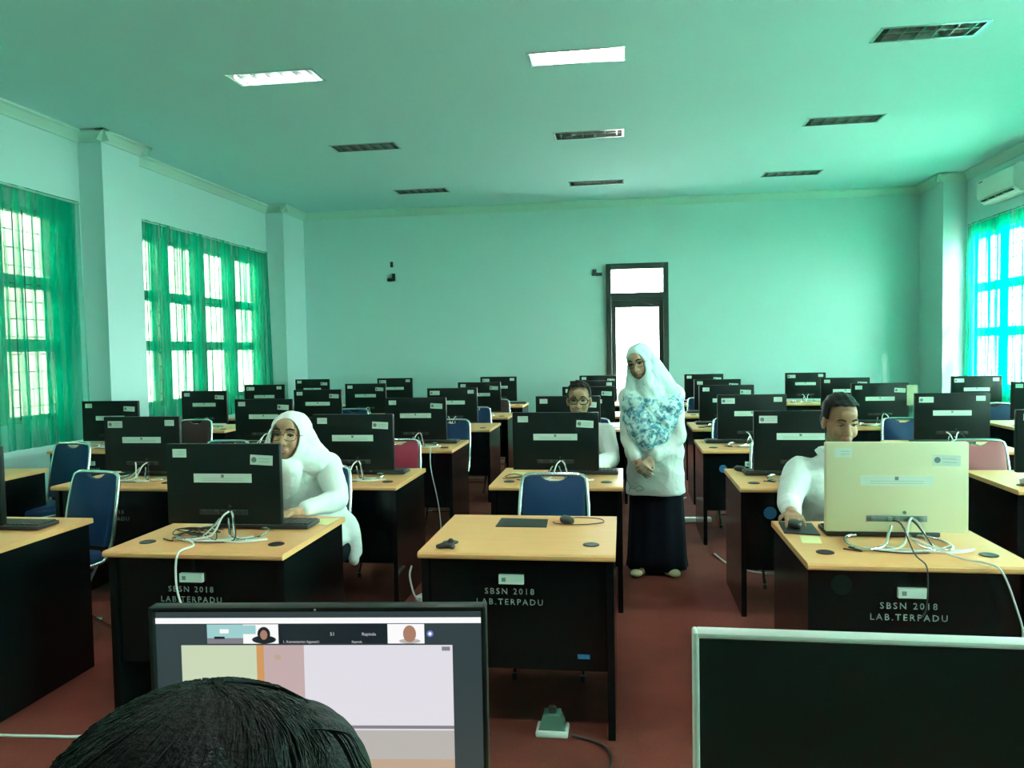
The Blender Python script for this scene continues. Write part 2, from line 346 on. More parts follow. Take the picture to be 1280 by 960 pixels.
# curtains
def curtain(x, s, a, e, label, seed, amp, tight):
    rnd = random.Random(seed); b = MB(); ny = int((e-a)/.011); nz = 16; z0, z1 = .72, 3.14
    ph = [rnd.uniform(0, 6.28) for _ in range(6)]; V = []; F = []
    for i in range(ny+1):
        t = i/ny; y = a+(e-a)*t
        env = .25+.75*abs(math.sin(2.1*y+ph[3]))**tight
        for j in range(nz+1):
            z = z0+(z1-z0)*j/nz; k = (.35+.65*(1-j/nz))
            d = amp*env*(math.sin(y*38+ph[0]+1.5*math.sin(y*5+ph[1]))*.6+math.sin(y*71+ph[2]+.4*z)*.3)*k+amp*.5*math.sin(y*9+ph[4])*k
            flare = .05*(1-j/nz)
            V.append((x+s*(.085+d), y+(flare*(t-.5)*2), z))
    for i in range(ny):
        for j in range(nz): q = i*(nz+1)+j; F.append((q, q+nz+1, q+nz+2, q+1))
    b.add(V, F)
    c = tag(obj('curtain', b, M['curtain'], angle=180), label, 'curtain', 'sheer green window curtains')
    h = MB(); h.tube([(x+s*.085, a-.02, z1-.02), (x+s*.085, e+.02, z1-.02)], .01, 8)
    for yy in (a+.05, e-.05): h.tube([(x, yy, z1-.02), (x+s*.085, yy, z1-.02)], .008, 6)
    obj('curtain_rod', h, M['winframe'], c)
curtain(X0, 1, 3.83, 7.36, 'sheer green curtain at the left edge, nearest window', 3, .02, 2.0)
curtain(X0, 1, 8.2, 11.64, 'gathered sheer green curtain on the far left window', 11, .045, .8)
curtain(X0, 1, -.55, 3.0, 'green curtain on the left window beside the photographer', 5, .03, 1)
curtain(X1, -1, 8.2, 11.5, 'bright sunlit green curtain on the right window', 21, .04, 1)
curtain(X1, -1, 3.83, 7.36, 'green curtain on the middle right window out of frame', 8, .03, 1)
curtain(X1, -1, -.55, 3.0, 'green curtain on the right window beside the photographer', 9, .03, 1)
# outside
struct('outside_wall', MB().box((X0-3.2, 18, 1.5), (.3, 60, 9)), M['cream'], 'cream building wall outside the left windows', 'wall')
struct('sky_blocker', MB().box((X0-T-1.2, 18, ZC+.2), (2.4, 60, .12)), M['concrete'], 'roof slab added outside the left windows to cut sky light', 'blocker')  # unseen eave added to keep sky light off the outside wall
struct('outside_ground', MB().box((0, 5, -.3), (60, 60, .1)), M['concrete'], 'pale concrete ground outside the building', 'ground')
# door
d = thing('door_1', 'dark framed glazed door with transom in the back wall', 'door', (DX0, Y1, 0)); d['kind'] = 'structure'
DW = DX1-DX0; b = MB()
for x in (.04, DW-.04): b.box((x, .03, DZ/2), (.08, .16, DZ), .004)
for z0, z1 in ((DZ-.09, DZ), (2.3, 2.42)): b.box((DW/2, .03, (z0+z1)/2), (DW-.16, .16, z1-z0), .004)
obj('door_frame', b, M['frame'], d, smooth=False)
obj('transom_pane', MB().box((DW/2, .06, (2.42+DZ-.09)/2), (DW-.16, .006, DZ-.09-2.42)), M['glass'], d, smooth=False)
b = MB()
for x in (.115, DW-.115): b.box((x, .05, 1.15), (.07, .045, 2.3), .003)
b.box((DW/2, .05, 2.245), (DW-.3, .045, .11), .003); b.box((DW/2, .05, .35), (DW-.3, .045, .7), .003)
lf = obj('door_leaf', b, M['frame'], d, smooth=False)
obj('door_pane', MB().box((DW/2, .05, 1.445), (DW-.3, .006, 1.49)), M['glass'], lf, smooth=False)
h = MB().box((DW-.11, .02, 1.2), (.035, .015, .2), .004); h.tube([(DW-.11, .015, 1.22), (DW-.11, -.03, 1.22), (DW-.2, -.035, 1.22)], .008); obj('door_handle', h, M['whitep'], lf)
b = MB(); b.tube([(DW*.55, -.035, 2.28), (DW*.80, .0, 2.2)], .006); obj('door_closer', b, M['iron'], d)
# ceiling lamps
def lamp_parts(root, lit, tubes, tm='tube_on'):
    b = MB(); w, dd, h = LW/2-.004, LD/2-.004, .1
    b.quad((-w, -dd, h), (w, -dd, h), (w, dd, h), (-w, dd, h)); b.quad((-w, -dd, 0), (w, -dd, 0), (w, -dd, h), (-w, -dd, h)); b.quad((w, dd, 0), (-w, dd, 0), (-w, dd, h), (w, dd, h))
    b.quad((-w, dd, 0), (-w, -dd, 0), (-w, -dd, h), (-w, dd, h)); b.quad((w, -dd, 0), (w, dd, 0), (w, dd, h), (w, -dd, h)); obj('reflector', b, M['mirror'], root, smooth=False)
    f = MB()
    for s in (-1, 1): f.box((0, s*(LD/2+.004), -.002), (LW+.04, .022, .008), .002); f.box((s*(LW/2+.004), 0, -.002), (.022, LD, .008), .002)
    obj('frame', f, M['mirror'], root, smooth=False)
    v = MB(); v.box((0, 0, .025), (LW-.02, .006, .04))
    for i in range(6):
        x = -LW/2+LW*(i+.5)/6
        v.add([(x-.002, -dd, .0), (x+.002, -dd, .0), (x+.012, -dd, .05), (x-.012, -dd, .05), (x-.002, dd, .0), (x+.002, dd, .0), (x+.012, dd, .05), (x-.012, dd, .05)], [(0, 1, 2, 3), (7, 6, 5, 4), (0, 4, 5, 1), (1, 5, 6, 2), (2, 6, 7, 3), (3, 7, 4, 0)])
    obj('louvre', v, M['mirror'], root, smooth=False)
    for s in (-1, 1):
        t = MB().tube([(-LW/2+.06, s*.065, .062), (LW/2-.06, s*.065, .062)], .013, 12); t.tube([(-LW/2+.03, s*.065, .062), (-LW/2+.06, s*.065, .062)], .011, 10); t.tube([(LW/2-.06, s*.065, .062), (LW/2-.03, s*.065, .062)], .011, 10)
        obj('lamp_tube', t, M[tm] if (lit and s in tubes) else M['tube_off'], root)
LL = [['lit recessed ceiling lamp nearest on the left', 'lit recessed ceiling lamp nearest in the middle, brightest', 'unlit recessed ceiling lamp nearest on the right'],
      ['unlit ceiling lamp behind the lit left lamp', 'unlit ceiling lamp behind the lit middle lamp', 'unlit ceiling lamp second from front on the right'],
      ['unlit ceiling lamp farthest back on the left', 'unlit ceiling lamp farthest back above the glazed door', 'unlit ceiling lamp farthest back on the right']]
LL += [['added unseen fill lamp above the front desks, left', 'added unseen fill lamp above the front desks, middle', 'added unseen fill lamp above the front desks, right'], ['added unseen fill lamp above the camera, left', 'added unseen fill lamp above the camera, middle', 'added unseen fill lamp above the camera, right']]  # two unseen lamp rows added to brighten the room
for j, y in enumerate(LAMP_Y):
    for i, x in enumerate(LAMP_X):
        lp = thing('ceiling_light', LL[j][i], 'ceiling light', (x, y, ZC), 0, 'recessed louvred ceiling lamps'); lamp_parts(lp, j > 2 or (j == 0 and i < 2), (1,) if (i == 0 and j == 0) else (-1, 1), 'tube_dim' if j == 0 else 'tube_on')
# wall air conditioner
ac = thing('air_conditioner', 'white split air conditioner high on the right wall', 'air conditioner', (X1, 10.45, 3.3))
prof = [(0, 0), (-.12, .0), (-.2, .07), (-.21, .12), (-.2, .3), (-.14, .34), (0, .34)]
b = MB(); n = len(prof); L = .95
b.add([(x, -L/2, z) for x, z in prof]+[(x, L/2, z) for x, z in prof], [tuple(range(n))[::-1], tuple(range(n, 2*n))]+[(i, (i+1) % n, (i+1) % n+n, i+n) for i in range(n)]); obj('casing', b, M['whitep'], ac, smooth=False)
b = MB(); b.box((-.168, 0, .035), (.05, L*.84, .012), mtx=None); obj('air_outlet', b, M['blackp'], ac, smooth=False)
b = MB()
for i in range(4): b.box((-.172, -L*.42+L*.84*(i+.5)/4+.1, .036), (.05, .012, .02))
obj('vane', b, M['whitep'], ac, smooth=False)
b = MB().box((-.212, .36, .27), (.004, .1, .016)); obj('logo_plate', b, M['print'], ac, smooth=False)
# black mounting brackets on the back wall
for (x, z, sh, lb) in ((-3.75, 2.99, 0, 'small black upper bracket on the back wall, left'), (-3.75, 2.78, 1, 'small black hooked bracket below another on back wall'), (-.4, 2.735, 2, 'small black bracket beside the glazed door')):
    b = MB()
    if sh == 0: b.box((0, -.015, 0), (.045, .03, .09), .004)
    elif sh == 1: b.box((.03, -.015, 0), (.05, .03, .12), .004); b.box((-.03, -.02, -.04), (.09, .04, .05), .004)
    else: b.box((-.03, -.015, .02), (.06, .03, .1), .004); b.box((.04, -.02, -.01), (.1, .04, .05), .004)
    tag(obj('wall_bracket', b, M['blackp'], loc=(x, Y1, z)), lb, 'bracket', 'black brackets on the back wall')

# ------------------------------------------------------------------ desks
DWD, DDP, DH = .79, .72, .75
ROWY = {1: 2.965, 2: 4.53, 3: 6.195, 4: 7.81, 5: 9.245, 6: 11.07}
COLX = {'Z': -5.0, 'A': -3.55, 'B': -2.155, 'C': -.80, 'D': .655, 'E': 2.115, 'F': 3.6}
DESK = {'A1': (-3.44, 2.86), 'A2': (-3.57, 4.44), 'A3': (-3.53, 6.2), 'A4': (-3.68, 7.81), 'A5': (-3.62, 9.23), 'A6': (-3.78, 11.06), 'B1': (-2.155, 2.96), 'B2': (-2.146, 4.525), 'B3': (-2.172, 6.205), 'B4': (-2.135, 7.82), 'B5': (-2.154, 9.225), 'B6': (-2.21, 11.07),
        'C1': (-.828, 3.04), 'C2': (-.797, 4.556), 'C3': (-.854, 6.22), 'C4': (-.75, 7.8), 'C5': (-.767, 9.265), 'C6': (-.752, 11.07), 'D1': (.667, 2.985), 'D2': (.651, 4.553), 'D3': (.603, 6.2), 'D4': (.667, 7.797), 'D5': (.71, 9.22), 'D6': (.738, 11.07),
        'E2': (2.1, 4.53), 'E3': (2.115, 6.14), 'E4': (2.11, 7.84), 'E5': (2.161, 9.245), 'E6': (2.122, 11.08), 'F4': (3.58, 7.83), 'F5': (3.6, 9.285), 'Z2': (-4.968, 4.46), 'Z3': (-4.962, 6.146), 'Z4': (-5.0, 7.813), 'Z5': (-4.988, 9.266), 'Z6': (-5.078, 11.07)}
ROWN = {1: 'front', 2: 'second', 3: 'third', 4: 'fourth', 5: 'fifth', 6: 'back'}
COLN = {'Z': 'first column, beside the left curtains', 'A': 'second column from the left curtains', 'B': 'third column from the left curtains', 'C': 'middle column lined with the glazed door', 'D': 'column right of the central aisle', 'E': 'second column right of the central aisle', 'F': 'last column, beside the right window'}
def make_desk():
    r = thing('computer_desk', '', 'desk', (0, 0, 0), 0, 'computer desks in rows')
    t = .025; pr = [(0, DH-t), (-.004, DH-t*.75), (-.004, DH-t*.3), (.004, DH), (DDP-.004, DH), (DDP, DH-.004), (DDP, DH-t)]
    b = MB(); k = len(pr); b.add([(0, y, z) for y, z in pr]+[(DWD, y, z) for y, z in pr], [tuple(range(k))[::-1], tuple(range(k, 2*k))]+[(i, (i+1) % k, (i+1) % k+k, i+k) for i in range(k)])
    obj('table_top', b, M['wood'], r, smooth=False)
    for x in (.022, DWD-.022): obj('side_panel', MB().box((x, DDP/2, (DH-t)/2), (.03, DDP-.05, DH-t), .002), M['black'], r, smooth=False)
    obj('front_panel', MB().box((DWD/2, .05, (.27+DH-t)/2), (DWD-.075, .018, DH-t-.27), .002), M['black'], r, smooth=False)
    b = MB().box((DWD/2-.02, .035, .638), (.1, .002+.02, .036)); b.box((DWD/2-.05, .0235, .638), (.016, .001, .016), mi=1); obj('label_sticker', b, [M['paper'], M['print']], r, smooth=False)
    for x in (.1, DWD-.1):
        g = MB().lathe([(.034, 0), (.034, .003), (.028, .005), (.02, .004), (.001, .004)], 20); obj('grommet', g, M['blackp'], r, (x, .16, DH))
    me = text_mesh('SBSN 2018', .034, spacing=1.35); a = link('lettering', me, M['paint'], r, (DWD/2-.03, .0395, .575), (R(90), 0, 0))
    me = text_mesh('LAB.TERPADU', .034, spacing=1.35); a = link('lettering', me, M['paint'], r, (DWD/2-.03, .0395, .532), (R(90), 0, 0))
    return r
proto = make_desk(); first = True; desk_of = {}
SPECIAL = {'C1': 'empty beech-topped black desk in the front middle without a monitor', 'B1': 'front black desk where woman in white hijab sits, cables hanging', 'D1': 'front right black desk carrying the silver monitor', 'A1': 'black desk cut by the left picture edge in front row', 'D2': 'black desk with a round blue sticker, right behind the silver monitor\'s desk', 'D3': 'black desk in the third row right of aisle, small blue sticker', 'E2': 'black desk with round pink sticker at the right picture edge', 'C2': 'black desk where the smiling man in glasses sits'}
for k, (x, y) in DESK.items():
    o = proto if first else copy_tree(proto); first = False
    o.location = (x, y, 0); o['label'] = SPECIAL.get(k, 'black beech-topped desk in the %s row, %s' % (ROWN[int(k[1])], COLN[k[0]])); desk_of[k] = o
for k, px, m_, r_ in (('D2', .17, 'bluelab', .036), ('D3', .16, 'bluelab', .03), ('E2', .1, 'pinklab', .033)):
    g = MB().lathe([(r_, 0), (r_, .002), (.001, .0025)], 18, mtx=Matrix.Rotation(R(90), 4, 'X')); o = obj('round_sticker', g, M[m_], desk_of[k], (px, .0405, .6)); o['label'] = 'round coloured sticker'
g = MB().lathe([(.038, 0), (.038, .0015), (.001, .002)], 18, mtx=Matrix.Rotation(R(90), 4, 'X')); obj('round_sticker', g, M['housing'], desk_of['D1'], (.13, .0405, .66))
g = MB().box((0, 0, 0), (.05, .003, .018)); obj('brand_sticker', g, M['bluelab'], desk_of['C1'], (.66, .0395, .33))

# ------------------------------------------------------------------ monitors
MW, MZ0, MZ1 = .54, .05, .411
def cable_mb(P, r, k=8): return MB().tube(spline(P, k), r, 6)
def monitor_stickers(r, swap, light=False):
    def st(cx, cz, w, h, emblem, rot=0, lifted=False):
        q = Matrix.Translation((cx, -.0165, cz)) @ Matrix.Rotation(rot, 4, 'Y')
        b = MB().box((0, 0, 0), (w, .0012, h), mtx=q)
        if emblem: b.lathe([(h*.28, 0), (h*.28, .0006), (.0005, .0006)], 12, mi=1, mtx=q @ Matrix.Translation((-w*.33, -.0006, 0)) @ Matrix.Rotation(R(90), 4, 'X'))
        for i in range(2): b.box((w*.1, -.0007, h*(.15-.3*i)), (w*.5, .0004, h*.06), mi=2, mtx=q)
        obj('label_sticker', b, [M['paper'], M['print'], M['winframe']], r, smooth=False)
    H = MZ1-MZ0; s = -1 if swap else 1
    st(-s*MW*.375, MZ1-H*.115, .066, .038, False, 0); st(s*MW*.345, MZ1-H*.2 if not swap else MZ1-H*.14, .105, .044, True, R(3) if not swap else 0)
    q = MB().box((0, -.0165, MZ1-H*.425), (.275, .0012, .04)); q.box((.0, -.0173, MZ1-H*.40), (.014, .0004, .014), mi=1)
    for i in range(2): q.box((.0, -.0172, MZ1-H*(.43+.025*i)), (.2, .0003, .002), mi=2)
    obj('label_sticker', q, [M['paper'], M['print'], M['winframe']], r, smooth=False)
def make_monitor(kind, variant, swap):
    r = thing('computer_monitor', '', 'monitor', (0, 0, 0), 0, 'all-in-one monitors on the desks')
    H = MZ1-MZ0; hm = M['silver'] if kind == 'silver' else M['housing']
    obj('housing', MB().box((0, 0, (MZ0+MZ1)/2), (MW, .032, H), .005), hm, r, angle=30)
    obj('screen', MB().box((0, .0165, (MZ0+MZ1)/2+.008), (MW-.02, .002, H-.035)), M['screen_off'], r, smooth=False)
    b = MB()
    for s in (-1, 1): b.tube(spline([(s*.02, -.012, .075), (s*.035, -.035, .05), (s*.07, -.09, .012), (s*.15, -.13, .008), (s*.19, -.06, .008), (s*.17, .07, .008), (s*.1, .12, .008)], 6), .006, 8)
    b.tube([(-.1, .12, .008), (.1, .12, .008)], .006, 8)
    obj('stand', b, M['chrome'], r)
    p = MB().box((0, -.0165, .105), (.23, .004, .024), .001)
    for x in (-.09, -.03, 0, .05, .09): p.box((x, -.019, .105), (.018, .014, .016), .002)
    p.tube([(.03, -.016, .13), (.03, -.019, .13)], .007, 10); obj('port_row', p, M['blackp'] if kind != 'silver' else M['print'], r)
    rnd = random.Random(variant)
    for i in range(2 if variant else 2):
        x = rnd.uniform(-.06, .06); s = 1 if i == 0 else -1
        c = cable_mb([(x, -.025, .11), (x+s*.02, -.05, .09), (x+s*.05, -.09, .02), (x+s*.12, -.13, .007), (x+s*.2, -.1, .007), (x+s*.1, -.16, .007), (x-s*.05, -.12, .007), (x-s*.13, -.06, .007)], .0045)
        obj('power_cable', c, M['whitep'], r)
    c = cable_mb([(.05, -.025, .105), (.07, -.06, .08), (.1, -.12, .008), (.02, -.17, .006), (-.1, -.15, .006), (-.2, -.09, .006), (-.17, -.15, .006), (-.23, -.12, .006)], .003); obj('data_cable', c, M['blackp'], r)
    monitor_stickers(r, swap, kind == 'silver')
    return r
MON = {'A1': -.02, 'A2': .035, 'A3': 0, 'A4': 0, 'A5': 0, 'A6': 0, 'B1': -.016, 'B2': .024, 'B3': .015, 'B4': -.057, 'B5': -.004, 'B6': 0, 'C2': -.021, 'C3': 0, 'C4': 0, 'C5': 0, 'C6': 0, 'D1': .013, 'D2': .0, 'D3': .026, 'D4': -.033, 'D5': 0, 'D6': 0,
       'E2': 0, 'E3': 0, 'E4': 0, 'E5': 0, 'E6': 0, 'F4': 0, 'F5': 0, 'Z3': 0, 'Z4': 0, 'Z5': 0, 'Z6': 0}
SWAP = {'B4', 'B6', 'C5', 'D3', 'D2', 'A2', 'E3', 'E6', 'A6', 'F5', 'Z5'}
protos = {}; mon_of = {}
MSP = {'D1': 'pale silver monitor on the front right desk, hiding the man\'s chest', 'B1': 'large black monitor in front of the woman in white hijab', 'C2': 'black monitor below the smiling face of the man in glasses', 'A1': 'black monitor cut off by the left picture edge', 'D2': 'black monitor directly behind the man in white shirt, left of his face', 'E2': 'black monitor cut off by the right edge, beside the faded red chair', 'E3': 'black monitor directly above the faded red chair', 'B2': 'black monitor beside the bright red chair, right of seated woman', 'A2': 'black monitor in second row beside the dark maroon chair', 'F4': 'black monitor cut by right edge under the bright curtain, fourth row'}
keyboards = []
for k, mx in MON.items():
    kind = 'silver' if k == 'D1' else 'black'; key = (kind, k in SWAP)
    dx, dy = DESK[k]
    if key not in protos: o = protos[key] = make_monitor(kind, len(protos), k in SWAP)
    else: o = copy_tree(protos[key])
    mon_of[k] = o; o.location = (dx+DWD/2+mx, dy+.32, DH); o.rotation_euler = (0, 0, R(random.uniform(-2, 2)) if k[1] != '1' else 0)
    o['label'] = MSP.get(k, 'black monitor back on the %s-row desk, %s' % (ROWN[int(k[1])], COLN[k[0]]))

# keyboards and mice
def make_keyboard(white=False):
    r = thing('keyboard', '', 'keyboard', (0, 0, 0), 0, 'keyboards on the desks')
    obj('keyboard_case', MB().box((0, 0, .011), (.45, .15, .02), .006), M['whitep'] if white else M['blackp'], r)
    b = MB()
    for j in range(5):
        for i in range(18): b.box((-.206+i*.0243, -.048+j*.024, .0235), (.02, .02, .007), .0)
    obj('keys', b, M['whitep'] if white else M['key'], r, smooth=False); return r
kb = make_keyboard(); used = False
KB = {'B1': (.1, .0), 'C2': (.14, 0), 'D1': (-.0, .0), 'D2': (-.08, .0), 'D3': (-.1, 0), 'B2': (.1, 0), 'A1': (.1, 0), 'B3': (.12, 0), 'D4': (-.1, 0), 'A2': (.0, 0), 'B6': (.16, 0), 'D5': (-.12, 0), 'D6': (-.12, 0), 'C3': (.05, 0), 'A3': (0, 0), 'E3': (0, 0), 'E4': (0, 0)}
for k, (ox, oy) in KB.items():
    o = copy_tree(kb) if used else kb; used = True
    dx, dy = DESK[k]; o.location = (dx+DWD/2+ox, dy+.5+oy, DH+.001)
    o['label'] = 'black keyboard behind the monitor on the %s-row desk, %s' % (ROWN[int(k[1])], COLN[k[0]])
o = make_keyboard(True); o.location = (2.45, 4.72, DH+.001); o['label'] = 'white keyboard lying on the desk at right picture edge'
def make_mouse():
    r = thing('computer_mouse', '', 'mouse', (0, 0, 0), 0, 'black computer mice')
    b = MB().sphere((0, 0, .01), (.03, .054, .02)); b.sphere((0, .0, .006), (.028, .05, .006)); me = remesh(b, .004, 3); link('mouse_body', me, M['blackp'], r)
    obj('scroll_wheel', MB().tube([(-.004, .03, .024), (.004, .03, .024)], .006, 10), M['key'], r); return r
ms = make_mouse(); ms.location = (-.265, 3.6, DH+.004); ms.rotation_euler = (0, 0, .5); ms['label'] = 'black mouse with coiled lead on the empty front desk'
o = copy_tree(ms); o.location = (.737, 3.55, DH+.012); o.rotation_euler = (0, 0, 0); o['label'] = 'black mouse under the hand of man behind the silver monitor'
o = copy_tree(ms); o.location = (.74, 5.17, DH+.004); o.rotation_euler = (0, 0, .6); o['label'] = 'black mouse on the desk with blue sticker beyond the aisle'
obj('mouse_lead', cable_mb([(-.25, 3.65, DH+.012), (-.22, 3.7, DH+.005), (-.12, 3.68, DH+.005), (-.1, 3.6, DH+.005), (-.2, 3.55, DH+.005), (-.3, 3.56, DH+.005), (-.33, 3.6, DH+.005)], .0022), M['blackp'], ms).matrix_parent_inverse = (Matrix.Translation(ms.location) @ Matrix.Rotation(.5, 4, 'Z')).inverted()
def pad(P, label, name='mouse_pad', m='blackp', h=.003, cat='mouse pad'):
    b = MB(); n = len(P); b.add([(x, y, DH+.0006) for x, y in P]+[(x, y, DH+h) for x, y in P], [tuple(range(n))[::-1], tuple(range(n, 2*n))]+[(i, (i+1) % n, (i+1) % n+n, i+n) for i in range(n)])
    return tag(obj(name, b, M[m], smooth=False), label, cat)
pad([(-.585, 3.5), (-.351, 3.5), (-.359, 3.665), (-.585, 3.68)], 'flat black pad on the empty front desk')
pad([(.675, 3.45), (.815, 3.42), (.83, 3.64), (.69, 3.66)], 'black mouse pad beside the silver monitor', h=.006)
pad([(.712, 3.285), (.79, 3.285), (.805, 3.4), (.728, 3.41)], 'small yellow note on the desk beside the silver monitor', 'sticky_note', 'yellow', .002, 'paper')
pad([(-1.475, 3.5), (-1.385, 3.48), (-1.372, 3.64), (-1.47, 3.62)], 'yellow note near the right hand of the seated woman', 'sticky_note', 'yellow', .002, 'paper')
pad([(-.735, 5.0), (-.645, 5.0), (-.64, 5.08), (-.725, 5.08)], 'yellow note on the desk of the smiling man', 'sticky_note', 'yellow', .002, 'paper')
b = MB()
for q in ((0, 0, .012, .03, .02, .012), (.02, .01, .02, .015, .012, .02), (-.02, -.01, .01, .02, .015, .01), (.03, -.01, .01, .012, .02, .012)): b.sphere(q[:3], q[3:])
tag(link('cable_cover', remesh(b, .004, 2), M['blackp'], None, (-.728, 3.11, DH)), 'crumpled black cable cover on empty front desk, left corner', 'cable cover')
b = MB().box((0, 0, .35), (.0, .0, .0)) if False else None

# loose cables
tag(obj('hanging_cable', cable_mb([(-1.9, 3.16, DH+.008), (-1.8, 3.05, DH+.008), (-1.81, 2.95, DH-.0), (-1.815, 2.935, DH-.1), (-1.8, 2.94, DH-.2), (-1.74, 2.945, .46), (-1.69, 2.94, .42), (-1.68, 2.95, .3)], .0045), M['whitep']), 'white cable hanging down the front of woman\'s desk', 'cable')
tag(obj('hanging_cable', cable_mb([(1.1, 3.2, DH+.05), (1.22, 3.08, DH+.008), (1.29, 3.0, DH+.008), (1.32, 2.955, DH-.01), (1.36, 2.94, .62), (1.385, 2.945, .52), (1.36, 2.95, .45), (1.31, 2.95, .38)], .004), M['whitep']), 'white cable hanging over the silver monitor\'s desk', 'cable')
tag(obj('hanging_cable', cable_mb([(1.06, 3.28, DH+.1), (1.065, 3.2, DH+.1), (1.07, 3.08, DH+.02), (1.07, 2.965, DH+.006), (1.072, 2.952, DH-.05), (1.07, 2.96, .6), (1.06, 2.98, .56)], .0028), M['blackp']), 'thin black cable over the silver monitor\'s desk front', 'cable')
rnd = random.Random(3); P = [(-2.02+rnd.uniform(0, .3), 3.12+rnd.uniform(0, .2), DH+.006+rnd.uniform(0, .03)) for _ in range(18)]
tag(obj('cable_tangle', cable_mb(P, .0025), M['blackp']), 'tangled thin black cables on the woman\'s desk', 'cable')
P = [(-.75+rnd.uniform(0, .22), 4.72+rnd.uniform(0, .2), DH+.006+rnd.uniform(0, .02)) for _ in range(12)]
tag(obj('cable_tangle', cable_mb(P, .0025), M['blackp']), 'tangled thin black cables on the smiling man\'s desk', 'cable')
tag(obj('hanging_cable', cable_mb([(-1.58, 6.3, DH+.008), (-1.56, 6.2, DH), (-1.555, 6.185, .6), (-1.5, 6.19, .3), (-1.48, 6.19, .05)], .004), M['whitep']), 'white cable hanging in front of third-row desk by blue chair', 'cable')
# things on the floor
tag(obj('floor_cable', cable_mb([(-3.2, 2.78, .006), (-2.8, 2.83, .006), (-2.4, 2.85, .006), (-2.15, 2.9, .006), (-1.9, 3.2, .006)], .006), M['whitep']), 'pale cable lying on the carpet at lower left', 'cable')
tag(obj('floor_cable', cable_mb([(-.22, 3.08, .008), (-.1, 3.02, .006), (-.06, 2.9, .006), (-.08, 2.7, .006), (-.1, 2.4, .006)], .005), M['blackp']), 'black cord running from the floor socket box', 'cable')
fb = thing('floor_socket', 'clear green floor socket box before the empty front desk', 'socket', (-.3, 3.11, 0))
obj('socket_base', MB().box((0, 0, .012), (.13, .1, .024), .006), M['whitep'], fb); obj('socket_cover', MB().prism([(-.055, .024), (.055, .024), (.035, .085), (-.035, .085)], -.035, .035), M['green'], fb, smooth=False); obj('plug', MB().box((.0, 0, .095), (.03, .03, .03), .006), M['blackp'], fb)
def strip(x, y, rz, label, n):
    t = thing('power_strip', label, 'power strip', (x, y, 0), rz); obj('strip_case', MB().box((0, 0, .02), (.07*n, .055, .04), .008), M['whitep'], t)
    b = MB()
    for i in range(n):
        for s in (-1, 1): b.tube([(-.035*n+.07*i+.035+s*.009, 0, .0405), (-.035*n+.07*i+.035+s*.009, 0, .041)], .004, 8)
    obj('socket_hole', b, M['blackp'], t)
    obj('lead', cable_mb([(-.035*n, 0, .02), (-.035*n-.04, .0, .08), (-.035*n-.02, .04, .17), (-.035*n+.08, .1, .2)], .006), M['whitep'], t); return t
strip(.62, 7.06, .1, 'white power strip on floor beyond the standing woman', 4)
strip(-1.25, 4.72, 1.2, 'white plug strip on floor behind the empty front desk', 2)
tag(obj('floor_cable', cable_mb([(.66, 5.95, .006), (.72, 5.7, .006), (.85, 5.5, .006), (1.0, 5.45, .006)], .006), M['whitep']), 'white cable on the carpet under blue-sticker desk', 'cable')

